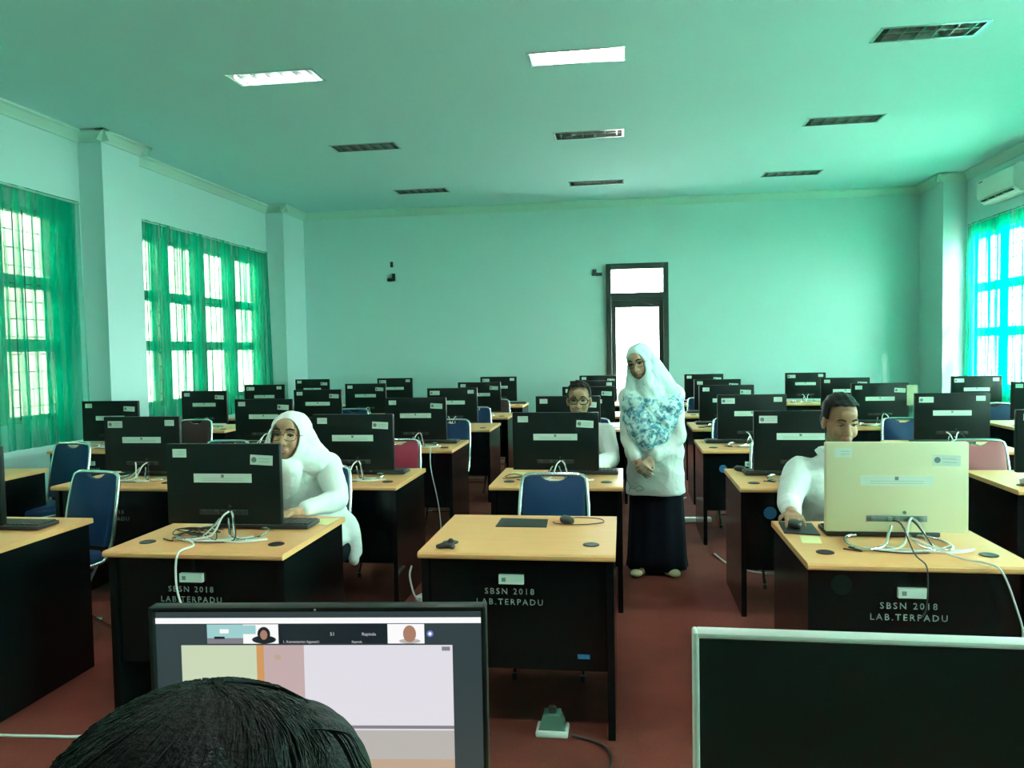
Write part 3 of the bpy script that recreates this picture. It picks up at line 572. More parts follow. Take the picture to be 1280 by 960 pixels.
# ------------------------------------------------------------------ chairs
def make_chair(kind):
    r = thing('banquet_chair', '', 'chair', (0, 0, 0), 0, 'chrome frame padded chairs'); vm = M[kind]
    # the backrest stands at y = 0, the sitter faces -y
    hw, top, bot = .176, .897, .47; lean = lambda z: .11*(z-.45)/.47
    b = MB(); poly = [(-.15, bot+.03), (.15, bot+.03), (.164, .7), (.160, .85)]
    poly += [(.148, .886), (.125, .89), (.075, .89), (.05, .872), (.02, .862), (-.02, .862), (-.05, .872), (-.075, .89), (-.125, .89), (-.148, .886), (-.160, .85), (-.164, .7)]
    def pts(y, sc_): return [((x)*sc_, y+lean(z), (z-.68)*sc_+.68) for x, z in poly]
    n = len(poly); V = pts(-.022, .93)+pts(-.014, 1)+pts(.012, 1)+pts(.018, .95)
    F = [tuple(range(n)), tuple(range(4*n-1, 3*n-1, -1))]
    for k in range(3): F += [(k*n+i, (k+1)*n+i, (k+1)*n+(i+1) % n, k*n+(i+1) % n) for i in range(n)]
    b.add(V, F); obj('backrest', b, vm, r, angle=50)
    P = []
    for s in (-1, 1):
        q = [(s*hw*.93, -.40, .425), (s*hw, -.3, .425), (s*hw, -.08, .425), (s*hw*1.0, -.02, .445), (s*hw*1.0, lean(.55), .52), (s*hw*1.02, lean(.7), .7), (s*hw*.95, lean(.85), .86), (s*hw*.84, lean(.89), .888), (s*hw*.66, lean(top), top), (0, lean(top), top+.002)]
        P.append(q)
    loop = P[0]+P[1][::-1][1:]; t = MB().tube(spline(loop, 5), .0115, 10); obj('back_frame', t, M['chrome'], r, angle=80)
    s_ = MB(); w = .166
    def ring(z, k): return [(x*k, -.2+(y+.2)*k, z) for x, y in [(-w, -.02), (-w, -.34), (-w*.92, -.39), (-w*.7, -.41), (w*.7, -.41), (w*.92, -.39), (w, -.34), (w, -.02), (w*.8, .0), (-w*.8, .0)]]
    rings = [ring(.425, .96), ring(.437, 1), ring(.465, 1), ring(.48, .93), ring(.484, .6)]; k = 10; V = sum(rings, []); F = [tuple(range(k))[::-1], tuple(range(4*k, 5*k))]
    for a in range(4): F += [(a*k+i, a*k+(i+1) % k, (a+1)*k+(i+1) % k, (a+1)*k+i) for i in range(k)]
    # orientation is fixed by recalculation below
    s_.add(V, F); obj('seat', s_, vm, r, angle=60)
    for s in (-1, 1):
        l1 = obj('leg', MB().tube([(s*.16, -.06, .425), (s*.16, -.2, .22), (s*.16, -.37, .012)], .0095, 8), M['chrome'], r)
        l2 = obj('leg', MB().tube([(s*.145, -.36, .425), (s*.145, -.2, .22), (s*.145, .05, .012)], .0095, 8), M['chrome'], r)
        for yy, xx, lg in ((-.37, .16, l1), (.05, .145, l2)): obj('rubber_foot', MB().tube([(s*xx, yy, 0), (s*xx, yy, .03)], .013, 8), M['blackp'], lg)
    obj('stretcher', MB().tube([(-.16, -.3, .1), (.16, -.3, .1)], .007, 8), M['chrome'], r); obj('stretcher', MB().tube([(-.145, -.03, .1), (.145, -.03, .1)], .007, 8), M['chrome'], r)
    return r
CH = [('blue', -.365, 3.98, 0, 'blue chair tucked behind the empty front middle desk'),
      ('blue', -3.02, 4.0, -12, 'blue chair at left, between the two front left desks'),
      ('blue', -4.2, 5.36, -9, 'blue chair against the green curtain, second row left'),
      ('maroon', -4.3, 7.32, 0, 'dark maroon chair partly hidden behind a monitor, left'),
      ('blue', -2.99, 5.5, 0, 'dark chair top showing just above the seated woman\'s monitor'),
      ('red', -1.67, 5.55, 0, 'bright red chair right of the seated woman'),
      ('blue', -3.1, 8.65, 0, 'blue chair top behind the monitors, third column of the left half'),
      ('blue', -1.62, 7.2, 0, 'blue chair in the third row, third desk column from left'),
      ('blue', -1.68, 8.75, 0, 'blue chair in the fourth row, third desk column from left'),
      ('blue', -2.62, 10.5, 0, 'dark chair near the back wall below the two brackets'),
      ('maroon', -1.66, 10.12, 0, 'reddish chair in the fifth row, left of the smiling man'),
      ('blue', -.3, 7.22, 0, 'blue chair seen over the smiling man\'s shoulder'),
      ('blue', -1.74, 4.24, 0, 'blue chair under the seated woman in white hijab'),
      ('blue', -.31, 5.86, 0, 'chair hidden behind the smiling man in glasses'),
      ('blue', 1.06, 4.42, 0, 'chair under the man behind the silver monitor'),
      ('blue', 1.045, 5.5, 0, 'blue chair beside the mouse, left of the man in white shirt'),
      ('blue', .975, 7.2, 0, 'blue chair in the third row just right of the central aisle'),
      ('blue', .985, 10.1, 0, 'blue chair near the back, just right of the central aisle'),
      ('blue', 2.4, 7.1, 0, 'blue chair right of the man\'s head in white shirt'),
      ('pinkred', 2.33, 5.48, 0, 'faded red chair in sunlight right of the silver monitor'),
      ('blue', 3.86, 8.75, 0, 'blue chair at the right edge below the bright curtain')]
pc = {}
for kind, x, y, rz, lb in CH:
    if kind not in pc: o = pc[kind] = make_chair(kind)
    else: o = copy_tree(pc[kind])
    o.location = (x, y, 0); o.rotation_euler = (0, 0, R(rz)); o['label'] = lb
for me in bpy.data.meshes:
    if me.name.split('.')[0] in ('seat', 'backrest', 'table_top', 'casing'):
        bm = bmesh.new(); bm.from_mesh(me); bmesh.ops.recalc_face_normals(bm, faces=bm.faces); bm.to_mesh(me); bm.free()

# ------------------------------------------------------------------ people
def headmtx(c, yaw=0, pitch=0, roll=0, s=1): return Matrix.Translation(c) @ Matrix.Rotation(R(yaw), 4, 'Z') @ Matrix.Rotation(R(roll), 4, 'Y') @ Matrix.Rotation(R(pitch), 4, 'X') @ Matrix.Diagonal((s, s, s, 1))
def head_prims(b, H, fem=False):    # fem: a flatter crown under a tight scarf
    e = lambda c, r, rot=None: b.sphere(c, r, mtx=H, rot=rot, nu=20, nv=14)
    e((0, .012, .038 if fem else .045), (.075, .092, .073 if fem else .08)); e((0, -.02, -.02), (.066, .068, .088)); e((0, -.052, -.088), (.03, .03, .024)); e((0, -.03, -.07), (.05, .05, .035))
    for s in (-1, 1):
        e((s*.034, -.06, -.028), (.026, .026, .03)); e((s*.076, .012, -.005), (.01, .022, .034), (0, 0, s*.35)); b.cap((s*.012, -.084, .034), (s*.046, -.07, .034), .011, .009, mtx=H)
        e((s*.013, -.1, -.028), (.01, .012, .009))
    b.cap((0, -.086, .022), (0, -.108, -.024), .009, .012, mtx=H); e((0, -.078, .06), (.045, .02, .03)); e((0, -.084, -.058), (.026, .014, .016))
def hand_prims(b, w, d, up, side, s=1.0, curl=25, spread=.12, thumb=1):
    """w wrist, d direction of the fingers, up back of the hand, thumb on the +side"""
    d = Vector(d).normalized(); up = Vector(up); up = (up-d*up.dot(d)).normalized(); sd = d.cross(up)*thumb; w = Vector(w)
    b.cap(w, w+d*.03*s, .024*s, .024*s)
    for k in range(4):
        t = (k-1.5)/1.5; base = w+d*.085*s+sd*(-t*.032*s); b.cap(w+d*.02*s+sd*(-t*.014*s), base, .014*s, .0115*s)
        q = base; L = [.042, .027, .02] if k in (1, 2) else ([.038, .024, .019] if k == 0 else [.03, .019, .017]); a = 0; dd = (d-sd*t*spread).normalized()
        for i, l in enumerate(L):
            a += R(curl)*(.7+.3*i); v = dd*math.cos(a)-up*math.sin(a); n_ = q+v*l*s; b.cap(q, n_, (.0095-.0009*i)*s, (.0088-.0012*i)*s); q = n_
    q = w+d*.03*s+sd*.026*s; n_ = q+(d*.7+sd*.75-up*.25).normalized()*.038*s; b.cap(q, n_, .013*s, .0105*s); m_ = n_+(d*.95+sd*.25-up*.2).normalized()*.03*s; b.cap(n_, m_, .0102*s, .0085*s)
def face_parts(root, H, lips='lips', brow=True, smile=False, glasses=None, closed=False):
    for s in (-1, 1):
        b = MB().sphere((s*.031, -.075, .012), (.0135, .009, .0045), mtx=H); b.sphere((s*.031, -.0808, .0105), (.0058, .0038, .0042), mi=1, mtx=H)
        lid = MB().tube([H @ Vector(p) for p in ((s*.017, -.083, .0135), (s*.031, -.0865, .0185), (s*.046, -.079, .0135))], [.002, .003, .002], 6); obj('eyelid', lid, M['iris'], root)
        obj('eye', b, [M['eyewhite'], M['iris']], root)
        if brow: obj('eyebrow', MB().tube([H @ Vector(p) for p in ((s*.014, -.0945, .037), (s*.032, -.092, .043), (s*.05, -.08, .038))], [.0035, .004, .002], 6), M['hair'], root)
    w = .026 if smile else .021; u = .008 if smile else 0
    b = MB().tube([H @ Vector(p) for p in spline([(-w, -.084, -.057+u), (-w*.4, -.098, -.056), (0, -.1, -.0575), (w*.4, -.098, -.056), (w, -.084, -.057+u)], 4)], [.002]+[.0045]*15+[.002], 8)
    b.tube([H @ Vector(p) for p in spline([(-w*.8, -.085, -.062+u*.7), (0, -.098, -.0655), (w*.8, -.085, -.062+u*.7)], 4)], [.002]+[.005]*7+[.002], 8); obj('lips', b, M[lips], root)
    if smile: obj('teeth', MB().tube([H @ Vector(p) for p in spline([(-w*.75, -.093, -.057+u*.4), (0, -.103, -.0608), (w*.75, -.093, -.057+u*.4)], 4)], [.001]+[.0038]*7+[.001], 8), M['eyewhite'], root)
    if glasses:
        b = MB(); rr, col, th = glasses
        for s in (-1, 1):
            ring = [H @ Vector((s*.034+.028*math.copysign(abs(math.cos(t))**.7, math.cos(t)), -.1+abs(s*.034+.028*math.cos(t))*.16, .009+rr*math.copysign(abs(math.sin(t))**.7, math.sin(t)))) for t in [2*math.pi*i/24 for i in range(24)]]
            b.tube(ring, th, 6, closed=True); b.tube([H @ Vector(p) for p in ((s*.062, -.09, .014), (s*.076, -.05, .014), (s*.082, .01, .01))], th, 6)
        b.tube([H @ Vector(p) for p in ((-.007, -.1, .014), (0, -.103, .017), (.007, -.1, .014))], th, 6); obj('glasses', b, M[col], root)
def body_seated(b, sh, neck, hip, headm, legs=True, fl=0):
    """torso, hips and bent legs"""
    (L, Rr) = sh; L = Vector(L); Rr = Vector(Rr); mid = (L+Rr)/2; hip = Vector(hip)
    b.cap(headm @ Vector((0, .015, -.06)), Vector(neck), .052, .056); b.cap(L, Rr, .055, .055); b.cap(mid+Vector((-.07, 0, -.1)), mid+Vector((.07, 0, -.1)), .1, .1); b.cap(mid+Vector((0, 0, -.15)), hip+Vector((0, 0, .1)), .125, .125); b.cap(hip+Vector((-.08, 0, 0)), hip+Vector((.08, 0, 0)), .105, .105)
    if legs:
        for s in (-1, 1):
            h = hip+Vector((s*.09, 0, 0)); kn = h+Vector((s*.02, -.40*fl, .02)); an = kn+Vector((0, .06*fl, -kn.z+.09)); b.cap(h, kn, .075, .055); b.cap(kn, an, .052, .036); b.cap(an+Vector((0, 0, -.05)), an+Vector((0, -.15*fl, -.055)), .034, .028)
def cloth(b, root, name, m_, vox, amp, freq, seed=0, cut=None, solid=0):
    me = remesh(b, vox, 5, cut, solid, 2)
    rs = np.random.RandomState(seed); K = [(rs.uniform(-1, 1, 3)*freq, rs.uniform(0, 6)) for _ in range(6)]
    ripple(me, lambda c: sum((1-1.6*np.abs(np.sin(.5*(c @ k)+p+1.1*np.sin(c @ K[(i+3) % 6][0]*.35+p)))) for i, (k, p) in enumerate(K))*amp/2.4); return link(name, me, M[m_], root)
def sleeve(b, a, e, w, r0, r1, r2): b.cap(a, e, r0, r1); b.cap(e, w, r1, r2)
def hijab_shell(b, H):
    b.sphere((0, .022, .03), (.092, .112, .094), mtx=H); b.sphere((0, -.005, -.03), (.089, .095, .115), mtx=H); b.sphere((0, .02, -.1), (.078, .088, .07), mtx=H)
def face_hole(H, w=.058, h=.084, zc=-.006):
    I = H.inverted()
    def f(co):
        p = I @ co; return p.y < -.02 and (p.x/w)**2+((p.z-zc)/h)**2 < 1
    return f

# --- woman in the white hijab at the front left desk
def seated_woman():
    r = thing('person', 'seated person in white hijab and glasses behind front left monitor', 'person', (-1.66, 4.08, 0))
    inv = Matrix.Translation((1.66, -4.08, 0)); H = inv @ headmtx((-1.72, 3.86, 1.122), 4, -5, 3, 1.1)
    v = lambda x, y, z: inv @ Vector((x, y, z))
    b = MB(); head_prims(b, H, True); sh = (v(-1.95, 4.07, .92), v(-1.60, 4.07, .945)); body_seated(b, sh, v(-1.735, 3.98, .97), v(-1.66, 4.12, .53), H, True, 1)
    arms = [(sh[1], v(-1.47, 3.86, .80), v(-1.575, 3.62, .787)), (sh[0], v(-2.06, 3.88, .80), v(-1.93, 3.64, .787))]
    for a, e, w in arms: b.cap(a, e, .045, .036); b.cap(e, w, .036, .024)
    hand_prims(b, v(-1.585, 3.6, .785), (-.75, -.5, 0), (0, 0, 1), None, .95, 12, thumb=-1); hand_prims(b, v(-1.92, 3.62, .785), (.6, -.6, 0), (0, 0, 1), None, .95, 12, thumb=1)
    link('body', remesh(b, .0055, 5), M['skin'], r)
    c = MB(); mid = (sh[0]+sh[1])/2
    c.cap(sh[0], sh[1], .074, .074); c.cap(mid+Vector((-.08, .0, -.1)), mid+Vector((.08, 0, -.1)), .125, .125); c.cap(mid+Vector((0, 0, -.15)), v(-1.66, 4.12, .6), .16, .17); c.cap(v(-1.74, 4.12, .56), v(-1.58, 4.12, .56), .14, .14)
    for s in (-1, 1): c.cap(v(-1.66+s*.09, 4.1, .56), v(-1.66+s*.1, 3.76, .56), .1, .085)
    c.cap(v(-1.51, 4.1, .56), v(-1.475, 4.12, .46), .075, .045); c.cap(v(-1.48, 4.1, .5), v(-1.46, 4.06, .43), .05, .03)
    sleeve(c, arms[0][0], arms[0][1], v(-1.555, 3.655, .79), .078, .062, .036); sleeve(c, arms[1][0], arms[1][1], v(-1.945, 3.67, .79), .075, .06, .036)
    t = cloth(c, r, 'tunic', 'whitecloth', .008, .0075, 34, 2)
    for q in ((-1.497, 3.90, .70), (-1.475, 3.945, .66), (-1.45, 4.0, .52), (-1.435, 4.05, .47)): pass
    skirt = MB()
    for s in (-1, 1): skirt.cap(v(-1.66+s*.09, 4.06, .5), v(-1.66+s*.11, 3.74, .5), .1, .08); skirt.cap(v(-1.66+s*.11, 3.72, .48), v(-1.66+s*.11, 3.8, .08), .085, .075)
    cloth(skirt, r, 'skirt', 'skirt', .012, .004, 20, 5)
    h = MB(); hijab_shell(h, H); h.cap(H @ Vector((0, .02, -.06)), mid+Vector((.02, .0, .02)), .098, .12)
    for q, dx in ((sh[0], -.03), (sh[1], .03)): h.cap(H @ Vector((dx, .03, -.06)), q+Vector((dx*.3, 0, -.015)), .09, .066); h.cap(H @ Vector((dx*1.6, .03, -.0)), q+Vector((-dx*1.2, -.04, .0)), .07, .07)
    h.cap(mid+Vector((-.1, .01, .0)), mid+Vector((.1, .01, 0)), .09, .088); h.cap(H @ Vector((0, -.03, -.13)), mid+Vector((-.03, -.07, -.14)), .075, .06); h.cap(mid+Vector((-.09, -.05, -.05)), mid+Vector((.08, -.05, -.06)), .07, .07)
    cloth(h, r, 'hijab', 'hijab', .006, .005, 42, 3, face_hole(H, .066, .092), .004)
    face_parts(r, H, glasses=(.021, 'lens', .0016))
    return r
seated_woman()

# --- standing woman with the floral hijab
def standing_woman():
    ox, oy = .215, 5.5; r = thing('person', 'standing person in blue floral hijab, white tunic and dark skirt', 'person', (ox, oy, 0)); inv = Matrix.Translation((-ox, -oy, 0)); v = lambda x, y, z: inv @ Vector((x, y, z))
    H = inv @ headmtx((.115, 5.44, 1.455), -24, 16, -10, .98)
    b = MB(); head_prims(b, H, True); nk = v(.17, 5.48, 1.3); shL, shR = v(.035, 5.47, 1.225), v(.345, 5.48, 1.23)
    b.cap(H @ Vector((0, .015, -.06)), nk, .05, .055); b.cap(shL, shR, .05, .05); b.cap(v(.12, 5.48, 1.12), v(.27, 5.48, 1.12), .1, .1); b.cap(v(.2, 5.48, 1.1), v(.21, 5.5, .85), .115, .12); b.cap(v(.13, 5.5, .84), v(.29, 5.5, .84), .11, .11)
    for s in (-1, 1):
        x = .21+s*.085; b.cap(v(x, 5.5, .8), v(x, 5.48, .44), .082, .055); b.cap(v(x, 5.48, .44), v(x, 5.51, .08), .054, .035); b.cap(v(x, 5.5, .035), v(x-.01, 5.36, .028), .03, .025)
    eL, eR, wL, wR = v(.035, 5.43, .94), v(.355, 5.45, .93), v(.085, 5.31, .805), v(.19, 5.31, .82)
    for a, e, w in ((shL, eL, wL), (shR, eR, wR)): b.cap(a, e, .042, .034); b.cap(e, w, .034, .024)
    hand_prims(b, wL, (.55, -.3, -.75), (-.5, -.7, .1), None, .92, 22, thumb=1); hand_prims(b, wR, (-.62, -.42, -.7), (.3, -.85, .2), None, .95, 34, thumb=-1)
    link('body', remesh(b, .0055, 5), M['skin_pale'], r)
    c = MB(); c.cap(shL, shR, .066, .066); c.cap(v(.12, 5.48, 1.1), v(.27, 5.48, 1.1), .125, .125); c.cap(v(.2, 5.48, 1.1), v(.21, 5.5, .85), .15, .155)
    c.cap(v(.14, 5.5, .84), v(.28, 5.5, .84), .135, .135)
    prof = []
    def ell(z, rx, ry, cx=.212, n=40): return [v(cx+rx*math.cos(2*math.pi*i/n), 5.5+ry*math.sin(2*math.pi*i/n)*(1+.03*math.sin(5*2*math.pi*i/n)), z) for i in range(n)]
    rings = [ell(.545, .207, .16), ell(.65, .2, .158), ell(.78, .19, .155), ell(.88, .175, .145), ell(.95, .16, .135)]; V = sum(rings, []); n = 40
    c.add(V, [tuple(range(n))[::-1], tuple(4*n+i for i in range(n))]+[(k*n+i, k*n+(i+1) % n, (k+1)*n+(i+1) % n, (k+1)*n+i) for k in range(4) for i in range(n)])
    sleeve(c, shL, eL, wL+(eL-wL).normalized()*.03, .07, .06, .045); sleeve(c, shR, eR, wR+(eR-wR).normalized()*.03, .072, .066, .05)
    cloth(c, r, 'tunic', 'whitecloth', .007, .0065, 34, 4)
    s_ = MB(); pr = []
    for i, z in enumerate([.03, .1, .3, .5, .62]):
        rx = .212-.04*i/4
        pr.append([v(.22+rx*math.cos(t)*(1+.035*math.sin(9*t)), 5.5+(.165-.04*i/4)*math.sin(t)*(1+.05*math.sin(9*t)), z) for t in [2*math.pi*k/72 for k in range(72)]])
    n = 72; s_.add(sum(pr, []), [tuple(range(n))[::-1], tuple(4*n+i for i in range(n))]+[(k*n+i, k*n+(i+1) % n, (k+1)*n+(i+1) % n, (k+1)*n+i) for k in range(4) for i in range(n)]); obj('skirt', s_, M['skirt'], r, angle=180)
    for x, y in ((.075, 5.33), (.33, 5.35)):
        q = MB(); q.sphere((0, 0, .024), (.042, .06, .024)); obj('sandal', q, M['sandal'], r, v(x, y, 0))
    k = MB()
    k.tube([p for p in spline([v(.02, 5.352, .66), v(.05, 5.342, .6), v(.1, 5.337, .62), v(.13, 5.335, .6), v(.09, 5.337, .585), v(.05, 5.342, .62), v(.03, 5.35, .58)], 6)], .0022, 6); obj('embroidery', k, M['print'], r)
    h = MB(); hijab_shell(h, H)
    for q, dx in ((v(.07, 5.46, 1.2), -.03), (v(.33, 5.48, 1.215), .04)): h.cap(H @ Vector((dx, .035, -.05)), q, .082, .07)
    h.cap(H @ Vector((0, .02, -.08)), v(.18, 5.45, 1.25), .09, .11); h.cap(v(.06, 5.47, 1.21), v(.33, 5.48, 1.215), .085, .085); h.cap(v(.09, 5.43, 1.16), v(.3, 5.45, 1.14), .105, .105); h.cap(v(.1, 5.41, 1.07), v(.26, 5.43, 1.06), .105, .105); h.cap(v(.12, 5.39, 1.0), v(.21, 5.39, .97), .1, .1); h.cap(v(.155, 5.36, .94), v(.16, 5.35, .915), .085, .06)
    h.cap(H @ Vector((.03, -.04, -.11)), v(.17, 5.37, 1.1), .06, .05); h.cap(H @ Vector((.075, .02, -.02)), v(.25, 5.42, 1.12), .045, .05)
    o = cloth(h, r, 'hijab', 'floral', .006, .006, 40, 8, face_hole(H, .06, .088), .004)
    face_parts(r, H, glasses=(.02, 'lens', .0016))
    return r
sw = standing_woman()
def hair_cap(r, H, side=.0, front=.103, back=-.06, puff=0, name='hair'):
    b = MB(); b.sphere((0, .016, .05), (.079+puff, .098+puff, .09+puff), mtx=H); b.sphere((0, .03, .0), (.076+puff, .082+puff, .085), mtx=H); b.sphere((0, -.045, .088), (.06, .04, .035), mtx=H)
    I = H.inverted()
    def cut(co):
        p = I @ co
        if p.y < -.03: return p.z < front-.35*max(0, abs(p.x)-.035)-.35*max(0, p.y+.06)
        if p.y < .02: return p.z < side+.02
        return p.z < back+(.05-p.y if p.y < .05 else 0)
    me = remesh(b, .005, 4, cut, .004, 2); ripple(me, lambda c: .0018*np.sin(c[:, 0]*180+c[:, 2]*60)); return link(name, me, M['hair'], r)
def shirt(r, sh, arms, hip, cuffs, m_='whitecloth', seed=1):
    c = MB(); mid = (sh[0]+sh[1])/2; c.cap(sh[0], sh[1], .075, .075); c.cap(mid+Vector((-.085, 0, -.1)), mid+Vector((.085, 0, -.1)), .125, .125); c.cap(mid+Vector((-.03, 0, -.15)), hip+Vector((-.03, 0, .1)), .145, .15); c.cap(mid+Vector((.03, 0, -.15)), hip+Vector((.03, 0, .1)), .145, .15); c.cap(hip+Vector((-.07, 0, .05)), hip+Vector((.07, 0, .05)), .13, .13)
    c.cap(mid+Vector((-.07, .0, .03)), mid+Vector((.07, 0, .03)), .06, .06)
    for (a, e, w), q in zip(arms, cuffs): sleeve(c, a, e, w.lerp(e, q), .078, .058, .042)
    return cloth(c, r, 'shirt', m_, .007, .007, 36, seed)
def seated_man(name_label, base, headc, ypr, shs, neck, hip, arms, skin, smile, glasses, face=1, cuffs=(.08, .08), puff=0, handd=None, scale=1, collar=True, seed=1, fl=1):
    r = thing('person', name_label, 'person', base); inv = Matrix.Translation(-Vector(base)); v = lambda p: inv @ Vector(p)
    H = inv @ headmtx(headc, *ypr, scale); b = MB(); head_prims(b, H); sh = (v(shs[0]), v(shs[1])); body_seated(b, sh, v(neck), v(hip), H, True, fl)
    A = [tuple(v(p) for p in a) for a in arms]
    for a, e, w in A: b.cap(a, e, .048, .038); b.cap(e, w, .038, .026)
    for (a, e, w), (dd, th) in zip(A, handd): hand_prims(b, w, dd, (0, 0, 1), None, 1.0, 16, thumb=th)
    link('body', remesh(b, .0055, 5), M[skin], r); shirt(r, sh, A, v(hip), cuffs, seed=seed)
    if collar:
        c = MB(); n_ = v(neck)
        for s in (-1, 1): c.add([n_+Vector(p) for p in ((0, -.075*fl, -.03), (s*.07, -.03*fl, .03), (s*.085, .02*fl, .035), (s*.06, -.1*fl, -.045), (0, -.08*fl, -.036), (s*.078, -.035*fl, .022), (s*.095, .02*fl, .025), (s*.066, -.107*fl, -.05))], [(0, 1, 2, 3), (7, 6, 5, 4), (0, 4, 5, 1), (1, 5, 6, 2), (2, 6, 7, 3), (3, 7, 4, 0)])
        c.tube([n_+Vector((.07*math.cos(t), .012+.068*math.sin(t), .028)) for t in [2*math.pi*i/24 for i in range(24)]], .014, 8, closed=True); obj('collar', c, M['whitecloth'], r)
    t = MB()
    for s in (-1, 1): h = v(hip)+Vector((s*.09, 0, 0)); kn = h+Vector((s*.02, -.4*fl, .02)); t.cap(h, kn, .095, .075); t.cap(kn, Vector((kn.x, kn.y+.06*fl, .08)), .075, .06)
    link('trousers', remesh(t, .01, 4), M['trouser'], r)
    if face: face_parts(r, H, smile=smile, glasses=glasses)
    hair_cap(r, H, puff=puff); return r, H
seated_man('smiling seated person in glasses and white shirt behind middle monitor', (-.31, 5.62, 0), (-.31, 5.55, 1.185), (0, 4, 0), ((-.5, 5.62, .95), (-.125, 5.62, .95)), (-.31, 5.6, 1.02), (-.31, 5.68, .54), [((-.5, 5.62, .95), (-.56, 5.42, .79), (-.42, 5.16, .79)), ((-.125, 5.62, .95), (-.085, 5.42, .79), (-.2, 5.16, .79))], 'skin', True, (.02, 'iris', .0026), handd=[((.3, -.8, 0), 1), ((-.3, -.8, 0), -1)], seed=6, scale=1.04)
seated_man('seated person in white shirt looking down behind the silver monitor', (1.06, 4.2, 0), (1.073, 4.1, 1.165), (8, 14, 0), ((.885, 4.17, .905), (1.25, 4.17, .905)), (1.06, 4.15, .99), (1.06, 4.25, .54), [((.885, 4.17, .905), (.805, 4.0, .77), (.75, 3.68, .795)), ((1.25, 4.17, .905), (1.34, 3.98, .79), (1.24, 3.66, .79))], 'skin_dark', False, None, handd=[((-.05, -.9, -.05), 1), ((-.3, -.8, 0), -1)], seed=9, cuffs=(.1, .1), scale=1.04)

# ------------------------------------------------------------------ instructor's table, two monitors facing us, person before them
tb = thing('instructor_table', 'table under the two monitors nearest the camera', 'table', (-.15, 1.14, 0))
obj('table_top', MB().box((.05, 0, .7375), (1.86, .62, .025), .004), M['wood'], tb, smooth=False)
for s in (-1, 1): obj('side_panel', MB().box((.05+s*.88, 0, .3625), (.03, .56, .725), .002), M['black'], tb, smooth=False)
obj('front_panel', MB().box((.05, .26, .48), (1.72, .018, .49), .002), M['black'], tb, smooth=False)
def emis(name, c, s=1.0): return mat(name, (.01, .01, .01), .3, emit=c, es=s*.72)
E_ = {'bg': emis('display_grey', (.028, .045, .05)), 'white': emis('display_white', (.85, .85, .85)), 'lilac': emis('display_lilac', (.66, .64, .70)), 'cream': emis('display_cream', (.52, .6, .42)), 'orange': emis('display_orange', (.55, .28, .1)), 'pink': emis('display_pink', (.48, .36, .36)),
      'dark': emis('display_dark', (.008, .014, .02)), 'line': emis('display_line', (.2, .19, .22)), 'teal': emis('display_teal', (.3, .55, .55)), 'skin': emis('display_skin', (.35, .18, .12)), 'blue': emis('display_blue', (.15, .2, .6)), 'low': emis('display_low', (.42, .4, .38)), 'tan': emis('display_tan', (.45, .33, .24)), 'txt': emis('display_text', (.5, .5, .5))}
def front_monitor(label, loc, rz, w, top, bezel, bm, lit):
    r = thing('desktop_monitor', label, 'monitor', loc, rz); z1 = top-DH; z0 = z1-.36; hz = (z0+z1)/2
    fr = MB()
    for s in (-1, 1): fr.box((s*(w/2-bezel/2), 0, hz), (bezel, .03, z1-z0), .004)
    fr.box((0, 0, z1-bezel/2), (w-bezel*1.2, .03, bezel), .004); fr.box((0, 0, z0+.02), (w-bezel*1.2, .03, .04), .004); fr.box((0, .012, hz), (w-.01, .012, z1-z0-.01)); obj('housing', fr, M[bm], r, angle=30)
    st = MB().box((0, .04, .006), (.24, .18, .012), .004); st.box((0, .05, .1), (.06, .02, .2), .004); st.box((0, .03, max(z0+.1, .2)), (.1, .04, .08), .004); obj('stand', st, M['blackp'], r)
    scr = obj('screen', MB().box((0, .0, hz+.01), (w-bezel*2+.004, .012, z1-z0-bezel-.035)), M['screen_off'] if not lit else E_['bg'], r, smooth=False)
    return r, scr, z1
r1, scr, z1 = front_monitor('black monitor showing a video meeting, nearest left', (-.518, 1.2525, DH), R(5.5), .575, 1.132, .009, 'housing', True)
obj('webcam_dot', MB().sphere((0, -.0155, z1-.0045), .0022), M['print'], r1)
S_ = .575/416
def ui(name, x0, y0, x1, y1, m_, lay=1):
    u = lambda x: (x-398)*S_; q = lambda y: z1-(y-757)*S_
    return obj(name, MB().box(((u(x0)+u(x1))/2, -.0062-.0003*lay, (q(y0)+q(y1))/2), (abs(u(x1)-u(x0)), .0003, abs(q(y1)-q(y0)))), E_[m_], scr, smooth=False)
ui('title_bar', 193, 772, 602, 779, 'white')
ui('video_tile', 261, 780, 306, 804, 'teal'); ui('video_tile', 306, 780, 350, 804, 'white'); ui('video_tile', 485, 780, 530, 804, 'white'); ui('name_tile', 350, 780, 485, 804, 'dark'); 
ui('video_detail', 261, 797, 306, 804, 'line', 2); ui('video_detail', 277, 786, 288, 791, 'white', 2); ui('video_detail', 270, 795, 283, 798, 'dark', 3); ui('video_detail', 306, 781, 322, 792, 'teal', 2)
def disc(name, x, y, rx, ry, m_, lay, n=20):
    u = (x-398)*S_; q = z1-(y-757)*S_; b = MB().prism([(u+rx*S_*math.cos(2*math.pi*i/n), q+ry*S_*math.sin(2*math.pi*i/n)) for i in range(n)], -.0064-.0003*lay, -.0061-.0003*lay); return obj(name, b, E_[m_], scr, smooth=False)
disc('video_person', 332, 799, 15, 5, 'dark', 2); disc('video_person', 332, 792, 8, 9, 'dark', 3); disc('video_person', 332, 793, 4.5, 6, 'skin', 4)
disc('video_person', 512, 801, 13, 3, 'low', 2); disc('video_person', 512, 792, 8, 10.5, 'skin', 3)
disc('page_button', 537, 792, 4, 4, 'blue', 2); disc('page_button', 537, 792, 2, 2, 'white', 3)
